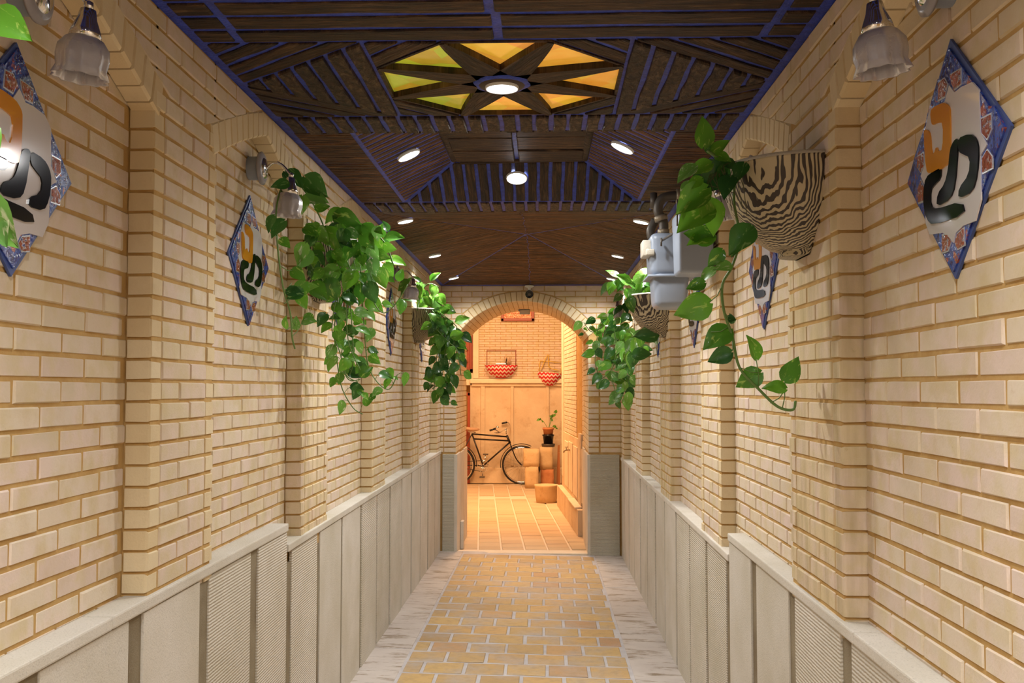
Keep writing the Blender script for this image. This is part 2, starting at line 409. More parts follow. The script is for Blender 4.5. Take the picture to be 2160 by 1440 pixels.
def arch_lines(y0, y1):
    yc = (y0 + y1) / 2
    return yc
def build_side_wall(side):
    name = 'wall_left' if side < 0 else 'wall_right'
    XP, XR, PIL = (WL_P, WL_R, PIL_L) if side < 0 else (WR_P, WR_R, PIL_R)
    s = side
    # frame: u = world Y, v = world Z, n = towards the corridor
    def fr(x): 
        return Matrix(((0, 0, -s, x), (1, 0, 0, 0), (0, 1, 0, 0), (0, 0, 0, 1)))
    g = G()
    m = .0045 * s
    g.box((XR + m, YB, -.4), (XR + .2 * s, YE + .02, ZC + .05))
    for a, b in PIL: g.box((XP + m, a + .006, .5), (XR + .02 * s, b - .006, ZC + .02))
    # spandrels over the arches
    arches = [(PIL[i][1], PIL[i + 1][0]) for i in range(len(PIL) - 1)]
    for y0, y1 in arches:
        yc = (y0 + y1) / 2
        g.prism([(y0 - .02, ZC + .02), (y0 - .02, ZSPR + .04), (y0, ZSPR + .03), (yc, ZAPEX + .03), (y1, ZSPR + .03), (y1 + .02, ZSPR + .04), (y1 + .02, ZC + .02)], -.05, -.0045, fr(XP))
    # backing of the stone dado
    step = 4.1 if s < 0 else 4.3
    g.box((XP + .018 * s, YB, -.4), (XR + .02 * s, step, coping_z(s, 0) - .03)); g.box((XP + .018 * s, step, -.4), (XR + .02 * s, YE, coping_z(s, 9) - .03))
    wall = g.build(name, 'mortar'); tag(wall, kind='structure')
    bk = Pieces(wall)
    nrow = 31
    rows = [(ZC - (k + 1) * H + J * .5, ZC - k * H - J * .5) for k in range(nrow)]
    out = []   # outer arch lines y -> z
    def outer(y, y0, y1):
        yc = (y0 + y1) / 2; hl = (y1 - y0) / 2 + .02; sl = (ZAPEX - ZSPR) / ((y1 - y0) / 2)
        return (yc, sl, ZAPEX + .108)
    for k, (z0, z1) in enumerate(rows):
        zm = (z0 + z1) / 2; odd = k % 2
        if zm > ZSPR + .06:      # continuous running bond, cut by the arches
            y = YB - (L / 2 if odd else 0)
            while y < YE:
                a, b = max(y + J / 2, YB), min(y + L - J / 2, YE)
                y += L
                if b - a < .02: continue
                poly = [(a, z0), (b, z0), (b, z1), (a, z1)]
                for y0, y1 in arches:
                    if b > y0 - .03 and a < y1 + .03:
                        yc, sl, zt = outer(0, y0, y1)
                        mid = (a + b) / 2
                        # region above the line zt - sl*|y-yc|
                        if mid < yc: poly = clip(poly, -sl, 1, zt - sl * yc)
                        else: poly = clip(poly, sl, 1, zt + sl * yc)
                        if len(poly) < 3: break
                if len(poly) < 3: continue
                if area(poly) > (b - a) * (z1 - z0) * .98: bk.rect(fr(XP), a, b, z0, z1, -.05, 0)
                else: bk.prism(fr(XP), poly, -.05, 0)
            # recess rows behind are hidden
        else:
            for i, (a, b) in enumerate(PIL):
                if z1 < min(coping_z(s, a), coping_z(s, b)) - .01: continue
                e = .072; bm_ = 'brickst' if z1 < 1.97 and ((s < 0 and i in (4, 6)) or (s > 0 and i in (3, 5))) else 'brick'
                rm_ = 'brickst' if bm_ == 'brickst' else 'rbrick'
                bk.rect(fr(XP), a, a + e - J / 2, z0, z1, -.068, 0, rm_)
                bk.rect(fr(XP), b - e + J / 2, b, z0, z1, -.068, 0, rm_)
                a2, b2 = a + e + J / 2, b - e - J / 2
                if b2 - a2 > .1:
                    c = a2 + (b2 - a2) * (.62 if odd else .38)
                    bk.rect(fr(XP), a2, c - J / 2, z0, z1, -.05, 0, bm_); bk.rect(fr(XP), c + J / 2, b2, z0, z1, -.05, 0, bm_)
            for y0, y1 in arches:
                if z1 < coping_z(s, (y0 + y1) / 2) - .02 and z1 < coping_z(s, y1) - .02: continue
                yc = (y0 + y1) / 2
                y = y0 - (L * .5 if odd else L * .05)
                while y < y1:
                    a, b = max(y + J / 2, y0 + .002), min(y + L - J / 2, y1 - .002); y += L
                    if b - a > .02 and z1 > coping_z(s, (a + b) / 2) - .02: bk.rect(fr(XR), a, b, max(z0, coping_z(s, (a + b) / 2) - .01), z1, -.05, 0)
    # recess rows inside the arch head
    for k, (z0, z1) in enumerate(rows[:5]):
        zm = (z0 + z1) / 2
        if zm <= ZSPR + .06: continue
        for y0, y1 in arches:
            yc = (y0 + y1) / 2; sl = (ZAPEX - ZSPR) / ((y1 - y0) / 2)
            hw = max(0, (ZAPEX + .03 - z0) / sl); y = y0 - (L * .5 if k % 2 else L * .05)
            while y < y1:
                a, b = max(y + J / 2, yc - hw, y0), min(y + L - J / 2, yc + hw, y1); y += L
                if b - a > .02: bk.rect(fr(XR), a, b, z0, z1, -.05, 0)
    # voussoirs
    for y0, y1 in arches:
        yc = (y0 + y1) / 2; hw = (y1 - y0) / 2 + .03; sl = (ZAPEX - ZSPR) / ((y1 - y0) / 2)
        nv = 10
        zi = lambda y: ZAPEX - sl * abs(y - yc) + .012 * (1 - (2 * abs(y - yc) / hw - 1) ** 2)
        for sd in (-1, 1):
            for i in range(nv):
                ya = yc + sd * (hw * i / nv + .003); yb = yc + sd * (hw * (i + 1) / nv - .003)
                tl = .028   # lean of the joints
                pa = [(ya - sd * 0, zi(ya)), (yb, zi(yb)), (yb + sd * tl * (i + 1) / nv, min(zi(yb) + .098, ZC - .004)), (ya + sd * tl * i / nv, min(zi(ya) + .098, ZC - .004))]
                if sd < 0: pa = pa[::-1]
                bk.prism(fr(XP), pa, -.068, .001, 'rbrick', .006)
    bk.build()
    # coping and dado panels
    top = s
    segs = [(YB, 4.1 if s < 0 else 4.3), (4.1 if s < 0 else 4.3, YE - .03)]
    cps = Pieces(wall, 'coping_slab', 'coping')
    front = XP - .010 * s
    for a, b in segs:
        zc = coping_z(s, (a + b) / 2); nn = max(1, round((b - a) / 1.55))
        for i in range(nn):
            p, q = a + (b - a) * i / nn + .002, a + (b - a) * (i + 1) / nn - .002
            cg = G(); x0, x1 = sorted((front, XR))
            cg.box((x0, p, zc - .032), (x1, q, zc), .005)
            cps.poly(cg.v, cg.f, 'stone')
    cps.build()
    pn = Pieces(wall, 'stone_panel', 'stone_panels')
    if s < 0: joints = [-2.6, -2.06, -1.52, -.98, -.44, .1, .64, 1.18, 1.46, 2.0, 2.54, 3.06, 3.6, 4.1, 4.66, 5.2, 5.75, 6.3, 6.84, 7.4, 7.95, 8.52, 9.08, 9.66, YE - .04]
    else: joints = [-2.6, -2.06, -1.52, -.98, -.44, .1, .64, 1.1, 1.5, 2.05, 2.62, 3.19, 3.77, 4.3, 4.88, 5.44, 6.0, 6.56, 7.1, 7.66, 8.2, 8.76, 9.3, 9.8, YE - .04]
    for i in range(len(joints) - 1):
        a, b = joints[i], joints[i + 1]; y2 = (a + b) / 2
        gap = .088 if a < 4.25 else .05
        if s > 0: gap = .088 if a < 4.4 else .05
        zt = coping_z(s, y2) - .034
        cg = G(); x0, x1 = sorted((XP + .012 * s, XP - .004 * s + (0.002 * s if i % 2 else 0)))
        cg.box((x0, a + (gap if i else 0), -.3), (x1, b - .002, zt - R.uniform(0, .004)), .004)
        mt = 'rib' if (i * 7 + (s > 0)) % 5 not in (0, 3) else 'stone'
        pn.poly(cg.v, cg.f, mt)
    pn.build()
    return wall
wl = build_side_wall(-1); wr = build_side_wall(1)
# brown strips of filler between the panels
for s_, w_, XP in ((-1, wl, WL_P), (1, wr, WR_P)):
    g = G(); x0, x1 = sorted((XP + .004 * s_, XP + .016 * s_)); g.box((x0, YB, -.3), (x1, YE - .05, .84)); 
    g.box((x0, YB, .84), (x1, 4.1 if s_ < 0 else 4.3, .975 if s_ < 0 else .915)); g.build('joint_filler', 'gap', w_)

# ------------------------------------------------------------------ end wall with arched passage
YI = 11.6; ACX = -.223; AHW = .678; ARAD = .808; ACZ = 1.652; ZSP = 2.09; ZD = .885
XBL, XBR = -.225 - .665, -.223 + .665
def arc_pts(r, n, y=None):
    a = math.asin(AHW / ARAD)
    return [(ACX + r * math.sin(-a + 2 * a * i / n), ACZ + r * math.cos(-a + 2 * a * i / n)) for i in range(n + 1)]
FE = Matrix(((1, 0, 0, 0), (0, 0, -1, YE), (0, 1, 0, 0), (0, 0, 0, 1)))     # u=x v=z n=-Y
g = G()
ar = arc_pts(ARAD + .006, 24)
for i in range(24):
    (xa, za), (xb, zb) = ar[i], ar[i + 1]
    g.prism([(xa, za), (xb, zb), (xb, ZC + .03), (xa, ZC + .03)], -(YI - YE), -.0045, FE)
g.prism([(-1.3, -.4), (ACX - AHW - .006, -.4), (ACX - AHW - .006, ZC + .03), (-1.3, ZC + .03)], -(YI - YE), -.0045, FE)
g.prism([(ACX + AHW + .006, -.4), (1.05, -.4), (1.05, ZC + .03), (ACX + AHW + .006, ZC + .03)], -(YI - YE), -.0045, FE)
we = g.build('wall_end', 'mortar'); tag(we, kind='structure')
bk = Pieces(we)
for k in range(31):
    z0, z1 = ZC - (k + 1) * H + J / 2, ZC - k * H - J / 2
    if z1 < ZD: continue
    z0 = max(z0, ZD + .004); zm = (z0 + z1) / 2
    if zm < ZSP - .03:
        for a, b in ((WL_P - .0, WL_P + .03), (WL_P + .034, ACX - AHW - .001), (ACX + AHW + .001, ACX + AHW + .112), (ACX + AHW + .121, WR_P)):
            bk.rect(FE, a, b - (.0 if b > .7 else .004), z0, z1, -.1, 0)
    else:
        x = WL_P - (L / 2 if k % 2 else 0)
        while x < WR_P:
            a, b = max(x + J / 2, WL_P), min(x + L - J / 2, WR_P); x += L
            if b - a < .02: continue
            poly = [(a, z0), (b, z0), (b, z1), (a, z1)]
            mx = (a + b) / 2 - ACX; mz = zm - ACZ
            if math.hypot(mx, mz) < ARAD + .35:
                best = None
                d = Vector((mx, mz)).normalized(); rr = ARAD + .108
                # nearest point of the ring to the brick
                poly = clip(poly, d.x, d.y, d.x * ACX + d.y * ACZ + rr)
            if len(poly) > 2: bk.prism(FE, poly, -.1, 0)
a = math.asin(AHW / ARAD); NV = 30
def wedge(a0, a1, r0, r1): 
    return [(ACX + r0 * math.sin(a0), ACZ + r0 * math.cos(a0)), (ACX + r0 * math.sin(a1), ACZ + r0 * math.cos(a1)), (ACX + r1 * math.sin(a1), ACZ + r1 * math.cos(a1)), (ACX + r1 * math.sin(a0), ACZ + r1 * math.cos(a0))]
for i in range(NV):
    a0 = -a + 2 * a * i / NV; a1 = -a + 2 * a * (i + 1) / NV; e = .0035
    bk.prism(FE, wedge(a0 + e, a1 - e, ARAD, ARAD + .1), -.1, .003, 'rbrick', .005)
bk.build()
rv = empty('trim_1', (0, 0, 0), kind='structure')
bk = Pieces(rv)
for i in range(NV):
    a0 = -a + 2 * a * i / NV; a1 = -a + 2 * a * (i + 1) / NV; e = .0035
    y = .108 - (L / 2 if i % 2 else 0)
    while y < YI - YE:
        y0, y1 = max(y, .108), min(y + L - J, YI - YE); y += L
        if y1 - y0 < .03: continue
        poly = wedge(a0 + e, a1 - e, ARAD, ARAD + .03)
        vs = [FE @ Vector((p[0], p[1], -q)) for q in (y0, y1) for p in poly]
        bk.poly(vs, [(0, 1, 2, 3), (7, 6, 5, 4), (0, 4, 5, 1), (1, 5, 6, 2), (2, 6, 7, 3), (3, 7, 4, 0)], 'rbrick')
for k in range(31):
    z0, z1 = ZC - (k + 1) * H + J / 2, ZC - k * H - J / 2
    if z1 < ZD or z1 > ZSP: continue
    for sd in (-1, 1):
        XJ = ACX + sd * AHW; fj = Matrix(((0, 0, -sd, XJ), (1, 0, 0, YE), (0, 1, 0, 0), (0, 0, 0, 1)))
        y = -(L / 2 if k % 2 else 0)
        while y < YI - YE:
            y0, y1 = max(y + J, .0) + .002, min(y + L, YI - YE); y += L
            if y1 - y0 > .02: bk.rect(fj, y0, y1, max(z0, ZD + .004), z1, -.03, 0, 'rbrick')
bk.build()
# dado stone of the end wall and of the passage
pn = Pieces(we, 'stone_panel', 'stone_panels')
for x0, x1, y0, y1, mt in ((WL_P + .02, ACX - AHW - .016, YE - .018, YE + .05, 'ribend'), (ACX + AHW + .016, WR_P - .02, YE - .018, YE + .05, 'ribend')):
    cg = G(); cg.box((x0, y0, -.3), (x1, y1, ZD), .004); pn.poly(cg.v, cg.f, mt)
for sd in (-1, 1):
    XJ = ACX + sd * AHW
    for i in range(3):
        y0 = YE - .015 + i * .46; cg = G(); xa, xb = sorted((XJ + sd * .04, XJ - sd * .012)); cg.box((xa, y0, -.3), (xb, y0 + .45, ZD - .01 * (i == 1)), .004); pn.poly(cg.v, cg.f, 'stone')
pn.build()
g = G(); g.box((-1.3, YB - .15, -.4), (1.05, YB, ZC + .1)); tag(g.build('wall_back', 'mortar'), kind='structure')

# ------------------------------------------------------------------ floor
g = G(); vs = [(x, y, zf(x, y) - d) for d in (.0035, .3) for y in (YB, YE + .06) for x in (-1.12, .84)]
g.add(vs, [(0, 1, 3, 2), (4, 6, 7, 5), (0, 2, 6, 4), (1, 5, 7, 3), (0, 4, 5, 1), (2, 3, 7, 6)])
fl = g.build('floor', 'grout'); tag(fl, kind='structure')
FF = Matrix(((1, 0, 0, 0), (0, 1, 0, 0), (-.02, -.0129, 1, .012), (0, 0, 0, 1)))
pc = Pieces(fl, 'paver', 'pavers')
PX0, PX1, PL, PW = -.815, .50, .24, .244
y = 10.11; k = 0
while y > YB:
    y0 = y - PW; x = PX0 - (PL * .5 if k % 2 else PL * .02) - R.uniform(0, .03)
    while x < PX1:
        a_, b_ = max(x + .009 + R.uniform(-.003, .003), PX0 + .006), min(x + PL - .010, PX1 - .006); x += PL
        if b_ - a_ > .03: pc.rect(FF, a_, b_, y0 + .012 + R.uniform(0, .004), y - .010 - R.uniform(0, .004), -.03, R.uniform(-.0015, 0.001), 'paver')
    y = y0; k += 1
pc.build()
pe = Pieces(fl, 'edge_slab', 'edge_slabs')
for x0, x1 in ((-1.09, PX0 - .012), (PX1 + .012, .80)):
    y = YE + .0
    while y > YB:
        q = R.uniform(.45, .7); pe.prism(FF, [(x0, y - q + .003), (x1, y - q + .003), (x1, y), (x0, y)], -.03, R.uniform(-.003, .001), 'edge', .003); y -= q
pe.build()

# ------------------------------------------------------------------ ceiling
CX = (WL_P + WR_P) / 2
COF = dict(x0=-.79, x1=.535, y0=4.03, y1=5.58, ix0=-.47, ix1=.215, iy0=4.41, iy1=5.2, h=.15)
def pyr(x, y): return ZC + .2 * max(0, min(1 - abs(x - CX) / .925, 1 - abs(y - 8.06) / 2.18))
def cof(x, y):
    c = COF; t = min((x - c['x0']) / (c['ix0'] - c['x0']), (c['x1'] - x) / (c['x1'] - c['ix1']), (y - c['y0']) / (c['iy0'] - c['y0']), (c['y1'] - y) / (c['y1'] - c['iy1']))
    return ZC + c['h'] * max(0, min(1, t))
OX, OY, OA = -.142, 3.37, .405     # octagon
oct_ = [(OX + OA / math.cos(math.pi / 8) * math.cos(math.pi / 8 + i * math.pi / 4), OY + OA / math.cos(math.pi / 8) * math.sin(math.pi / 8 + i * math.pi / 4)) for i in range(8)]
g = G()
def slab(poly, zfun=lambda x, y: ZC, up=.02):
    k = len(poly); vs = [(x, y, zfun(x, y)) for x, y in poly] + [(x, y, ZC + .25) for x, y in poly]
    g.add(vs, [tuple(range(k)), tuple(range(k, 2 * k))[::-1]] + [(i, (i + 1) % k, k + (i + 1) % k, k + i) for i in range(k)])
def rc(x0, y0, x1, y1): return [(x0, y0), (x1, y0), (x1, y1), (x0, y1)]
XL, XRr = -1.10, .83
slab(rc(XL, YB, XRr, 2.95)); slab(rc(XL, 2.95, OX - OA, 3.79)); slab(rc(OX + OA, 2.95, XRr, 3.79))
# ring round the octagon: quads from each octagon side to the square
sq = [(OX + OA, OY + OA), (OX - OA, OY + OA), (OX - OA, OY - OA), (OX + OA, OY - OA)]
for qx, qy in sq:
    c2 = [p for p in oct_ if (abs(p[0] - qx) < 1e-6 or abs(p[1] - qy) < 1e-6)]
    c2 = sorted(c2, key=lambda p: (p[0] - qx) ** 2 + (p[1] - qy) ** 2)[:2]; slab([(qx, qy)] + c2)
slab(rc(OX - OA, 2.95, OX + OA, OY - OA)); slab(rc(OX - OA, OY + OA, OX + OA, 3.79)); slab(rc(XL, 3.79, XRr, 4.03))
c = COF
slab(rc(XL, 4.03, c['x0'], 5.58)); slab(rc(c['x1'], 4.03, XRr, 5.58)); slab(rc(XL, 5.58, XRr, 5.88))
slab([(c['x0'], c['y0']), (c['x1'], c['y0']), (c['ix1'], c['iy0']), (c['ix0'], c['iy0'])], cof); slab([(c['x0'], c['y1']), (c['x1'], c['y1']), (c['ix1'], c['iy1']), (c['ix0'], c['iy1'])], cof)
slab([(c['x0'], c['y0']), (c['x0'], c['y1']), (c['ix0'], c['iy1']), (c['ix0'], c['iy0'])], cof); slab([(c['x1'], c['y0']), (c['x1'], c['y1']), (c['ix1'], c['iy1']), (c['ix1'], c['iy0'])], cof)
slab(rc(c['ix0'], c['iy0'], c['ix1'], c['iy1']), cof)
AP = (CX, 8.06)
cor = [(CX - .925, 5.88), (CX + .925, 5.88), (CX + .925, 10.24), (CX - .925, 10.24)]
for i in range(4): slab([cor[i], cor[(i + 1) % 4], AP], pyr)
slab(rc(XL, 5.88, CX - .925, YE + .05)); slab(rc(CX + .925, 5.88, XRr, YE + .05))
ce = g.build('ceiling', 'blue'); tag(ce, kind='structure')
pl = Pieces(ce, 'plank', 'planks')
def fill(poly, ang, pitch, gap, mat='bark', t=.02, zfun=lambda x, y: ZC, splits=(), off=0., rough=.004):
    "strips running along direction ang clipped to a convex polygon"
    ca, sa = math.cos(ang), math.sin(ang)
    ctr = sum((-sa * p[0] + ca * p[1]) for p in poly) / len(poly)
    vmin = min(-sa * x + ca * y for x, y in poly); vmax = max(-sa * x + ca * y for x, y in poly)
    n_ = max(1, round((vmax - vmin) / pitch)); pt = (vmax - vmin) / n_
    for i in range(n_):
        v0 = vmin + i * pt + gap / 2; v1 = vmin + (i + 1) * pt - gap / 2
        q = clip(clip(list(poly), -sa, ca, v0), sa, -ca, -v1)
        if len(q) < 3: continue
        us = [ca * x + sa * y for x, y in q]; cuts = [min(us) - 1] + [s_ + R.uniform(-.01, .01) for s_ in splits if min(us) < s_ < max(us)] + [max(us) + 1]
        for j in range(len(cuts) - 1):
            r = clip(clip(list(q), ca, sa, cuts[j] + gap / 2), -ca, -sa, -cuts[j + 1] + gap / 2)
            if len(r) < 3 or area(r) < 4e-4: continue
            # rough outline
            o = []
            for a_ in range(len(r)):
                p0 = r[a_]; p1 = r[(a_ + 1) % len(r)]; d = math.hypot(p1[0] - p0[0], p1[1] - p0[1])
                m_ = min(3, int(d / .14))
                o.append(p0)
                for b_ in range(1, m_ + 1):
                    tt = b_ / (m_ + 1); dd = R.uniform(-rough, rough)
                    o.append((p0[0] + (p1[0] - p0[0]) * tt - (p1[1] - p0[1]) / d * dd, p0[1] + (p1[1] - p0[1]) * tt + (p1[0] - p0[0]) / d * dd))
            k_ = len(o); cx = sum(p[0] for p in o) / k_; cy = sum(p[1] for p in o) / k_; tt = t * .38 * R.uniform(.7, 1.3)
            ii = [(p[0] + (cx - p[0]) * min(.2, .006 / (math.hypot(cx - p[0], cy - p[1]) + 1e-6)), p[1] + (cy - p[1]) * min(.2, .006 / (math.hypot(cx - p[0], cy - p[1]) + 1e-6))) for p in o]
            vs = [Vector((x, y, zfun(x, y) + .004)) for x, y in o] + [Vector((x, y, zfun(x, y) - tt * .6)) for x, y in o] + [Vector((x, y, zfun(x, y) - tt)) for x, y in ii]
            fs = [tuple(range(k_)), tuple(range(2 * k_, 3 * k_))[::-1]]
            for a_ in range(k_): b_ = (a_ + 1) % k_; fs += [(b_, a_, k_ + a_, k_ + b_), (k_ + b_, k_ + a_, 2 * k_ + a_, 2 * k_ + b_)]
            ou = R.uniform(0, 30)
            uv = [(ou + ca * x + sa * y, ou - sa * x + ca * y) for x, y in (o + o + ii)]
            pl.poly(vs, fs, mat, uv)
E = .03
x0, x1 = WL_P + E, WR_P - E
fill(rc(x0, .6, x1, 2.955), 0, .105, .028, 'bark', .016, splits=(-.92, -.14, .66))
# octagon bay
L0, L1, Q0, Q1 = OX - OA - .005, OX + OA + .005, OY - OA, OY + OA
fill([(x0, OY), (L0, Q0), (L0, Q1)], math.pi / 2, .066, .018, 'bark2', .03)
fill([(x1, OY), (L1, Q1), (L1, Q0)], math.pi / 2, .066, .018, 'bark2', .03)
for sx, xe, xq in ((-1, x0, L0), (1, x1, L1)):
    for q, in ((Q0,), (Q1,)):
        fill([(xe, OY + (q - OY) * .06), (xe, q), (xq - sx * -.0, q)], math.atan2(q - OY, xq - xe), .078, .020, 'bark', .018)
for i in range(4):
    qx, qy = sq[i]
    c2 = sorted([p for p in oct_ if (abs(p[0] - qx) < 1e-6 or abs(p[1] - qy) < 1e-6)], key=lambda p: (p[0] - qx) ** 2 + (p[1] - qy) ** 2)[:2]
    fill([(qx, qy)] + c2, math.atan2(c2[1][1] - c2[0][1], c2[1][0] - c2[0][0]), .085, .020, 'bark', .018)
fill(rc(x0, 3.80, x1, 4.02), math.pi / 2, .067, .018, 'bark2', .03)
fill(rc(x0, 5.60, x1, 5.87), math.pi / 2, .066, .018, 'bark2', .03)
for a_, b_ in ((x0, c['x0'] - .01), (c['x1'] + .01, x1)): fill(rc(a_, 4.04, b_, 5.58), 0, .036, .006, 'bark3', .008)
cf = lambda x, y: cof(x, y)
fill([(c['x0'] + .01, c['y0'] + .02), (c['x0'] + .01, c['y1'] - .02), (c['ix0'] - .02, c['iy1'] - .0), (c['ix0'] - .02, c['iy0'])], 0, .062, .020, 'bark3', .006, cf)
fill([(c['x1'] - .01, c['y0'] + .02), (c['x1'] - .01, c['y1'] - .02), (c['ix1'] + .02, c['iy1'] - .0), (c['ix1'] + .02, c['iy0'])], 0, .062, .020, 'bark3', .006, cf)
fill([(c['x0'] + .03, c['y1'] - .01), (c['x1'] - .03, c['y1'] - .01), (c['ix1'], c['iy1'] + .02), (c['ix0'], c['iy1'] + .02)], math.pi / 2, .066, .019, 'bark', .022, cf)
fill([(c['x0'] + .03, c['y0'] + .01), (c['x1'] - .03, c['y0'] + .01), (c['ix1'], c['iy0'] - .02), (c['ix0'], c['iy0'] - .02)], math.pi / 2, .066, .019, 'bark', .022, cf)
fill(rc(c['ix0'] + .01, c['iy0'] + .01, c['ix1'] - .01, c['iy1'] - .005), 0, .26, .02, 'bark', .04, cf, splits=(-.13,))
g2 = .009
fill([(cor[0][0] + E, 5.89), (cor[1][0] - E, 5.89), (AP[0] + .01, AP[1] - .03), (AP[0] - .01, AP[1] - .03)], 0, .048, .006, 'bark3', .010, pyr, splits=(CX,))
fill([(cor[3][0] + E, 10.18), (cor[2][0] - E, 10.18), (AP[0] + .01, AP[1] + .03), (AP[0] - .01, AP[1] + .03)], 0, .048, .006, 'bark3', .010, pyr, splits=(CX,))
fill([(cor[0][0] + E, 5.94), (cor[3][0] + E, 10.12), (AP[0] - .02, AP[1])], 0, .048, .006, 'bark3', .010, pyr)
fill([(cor[1][0] - E, 5.94), (cor[2][0] - E, 10.12), (AP[0] + .02, AP[1])], 0, .048, .006, 'bark3', .010, pyr)
pl.build()
# round logs edging the raised tray
for xx, sx in ((c['ix0'], 1), (c['ix1'], -1)):
    g = G(); g.tube([(xx, c['iy0'] + .05, ZC + c['h'] + .004), (xx, c['iy1'] - .02, ZC + c['h'] + .004)], [.026, .022], 12); g.build('log', 'bark2', ce, True, True)
g = G(); g.tube([(c['ix0'] + .03, c['iy1'], ZC + c['h'] - .008), (c['ix1'] - .03, c['iy1'], ZC + c['h'] + .004)], .016, 12); g.build('log', 'bark', ce, True, True)

# skylight
sk = empty('skylight', (OX, OY, ZC), 'octagonal amber and olive stained glass ceiling window with eight dark spokes', 'skylight')
def loc(gg, o): 
    L_ = Vector(o.location); gg.v = [v - L_ for v in gg.v]; return gg
g = G()
for i in range(8):
    a_, b_ = oct_[i], oct_[(i + 1) % 8]; s0 = .975
    ia = (OX + (a_[0] - OX) * s0, OY + (a_[1] - OY) * s0); ib = (OX + (b_[0] - OX) * s0, OY + (b_[1] - OY) * s0)
    g.prism([a_, b_, ib, ia], ZC - .006, ZC + .12)
loc(g, sk).build('frame', 'bark', sk, uv=True)
for i in range(8):
    a_, b_ = oct_[i], oct_[(i + 1) % 8]; mx = (a_[0] + b_[0]) / 2 - OX
    g = G(); g.prism([(OX, OY), a_, b_], ZC + .012, ZC + .018)
    o = loc(g, sk).build('glass_pane', 'olive' if mx < -.12 else 'amber', sk)
    o['label'] = 'olive glass pane' if mx < -.12 else 'amber glass pane'
for i in range(8):
    p = oct_[i]; d = Vector((p[0] - OX, p[1] - OY)); n_ = Vector((-d.y, d.x)).normalized(); poly = []
    sd = []
    for t in (.12, .35, .6, .85, .985):
        wd = .062 * (1 - t) ** .75 + .008; cpt = Vector((OX, OY)) + d * t; sd.append((cpt + n_ * wd, cpt - n_ * wd))
    poly = [tuple(q[0]) for q in sd] + [tuple(q[1]) for q in sd[::-1]]
    g = G(); g.prism(poly[::-1], ZC - .010, ZC + .0125); g.uv = [(v.x * n_.y - v.y * n_.x, v.x * n_.x + v.y * n_.y) for v in g.v]
    loc(g, sk).build('spoke', 'bark', sk, uv=True)
g = G(); g.lathe([(0, -.016), (.088, -.016), (.1, -.008), (.1, .012)], 24, None, wob=lambda j, t: .05 * math.sin(8 * t)); g.build('hub', 'blue', sk, True)
g = G(); g.lathe([(0, -.020), (.074, -.020), (.08, -.015)], 24); g.build('hub_plate', 'bark2', sk, True)

# ------------------------------------------------------------------ ceiling LED lamps
DL = []
def downlight(x, y, zz, nrm, label, group=None, r=.055, wf=1.0):
    nrm = Vector(nrm).normalized(); q = nrm.to_track_quat('-Z', 'Y')
    o = bpy.data.objects.new('downlight', None); COL.objects.link(o); o.location = (x, y, zz); o.rotation_euler = q.to_euler(); o.empty_display_size = .03
    tag(o, label, 'light', group)
    g = G(); g.lathe([(r * .96, .008), (r * .96, -.006), (r * 1.0, -.008), (r * 1.05, -.004), (r * 1.06, .004)], 24); g.build('rim', 'white', o, True)
    g = G(); g.lathe([(0, -.008), (r * .5, -.0085), (r * .97, -.006)], 24); g.build('diffuser', 'led', o, True)
    Lp = lamp('led_light', 'SPOT', Vector((x, y, zz)) + nrm * .03, LED_W * wf, LED_COL, nrm, .05, spot_size=math.radians(150), spot_blend=.85)
    return o
downlight(OX, OY, ZC - .022, (0, 0, -1), 'round white LED in the hub of the octagonal skylight', wf=1.0)
sl = math.atan2(.15, .32); sl2 = math.atan2(.15, .38)
xm = (c['x0'] + c['ix0']) / 2; ym = 4.74
p = P(862, 327, 1); 
def on_surface(px, py, fn, t):
    Y = 3.0
    for _ in range(60):
        q = P(px, py, Y); h_ = fn(q.x, q.y) - t - q.z; Y += h_ * 2100 / (817 - py) * .5 if False else h_ * Y / max(.05, (q.z - 1.57)) * .6
    return P(px, py, Y)
pL = on_surface(862, 327, cof, .010); pR = on_surface(1313, 311, cof, .010); pF = on_surface(1090, 375, cof, .014)
downlight(*pL, (math.sin(sl), 0, -math.cos(sl)), 'round LED in the left sloping panel of the raised coffer')
downlight(*pR, (-math.sin(sl), 0, -math.cos(sl)), 'round LED in the right sloping panel of the raised coffer')
downlight(*pF, (0, -math.sin(sl2), -math.cos(sl2)), 'round LED in the far sloping panel of the raised coffer')
ps = math.atan2(.2, .925)
names = {(0, 0): 'LED on left side of pyramid ceiling, first beyond coffer', (0, 1): 'LED on left side of pyramid ceiling, middle of three', (0, 2): 'LED on left side of pyramid ceiling, nearest the arch wall',
         (1, 0): 'LED on right side of pyramid ceiling, first beyond coffer beside gas pipe', (1, 1): 'LED on right side of pyramid ceiling, middle of three', (1, 2): 'LED on right side of pyramid ceiling, nearest the arch wall'}
for i, (side_, k, px, py) in enumerate([(0, 0, 855, 466), (0, 1, 917, 539), (0, 2, 957, 586), (1, 0, 1352, 467), (1, 1, 1303, 540), (1, 2, 1290, 588)]):
    q = on_surface(px, py, pyr, .010)
    s_ = 1 if side_ == 0 else -1
    downlight(*q, (s_ * math.sin(ps), 0, -math.cos(ps)), names[(side_, k)], 'LEDs in two rows on the pyramid ceiling', .05, 1.0)
for i, (x, y) in enumerate([(-.55, 1.15), (.3, 1.15), (-.80, .2), (.55, .2), (-.80, -1.4), (.55, -1.4)]):
    downlight(x, y, ZC - .02, (0, 0, -1), 'LED in the flat ceiling %s of the viewer, %s side' % (('just ahead', 'overhead', 'behind')[i // 2], ('left', 'right')[i % 2]), 'LEDs above the viewer', .055, 1.4)

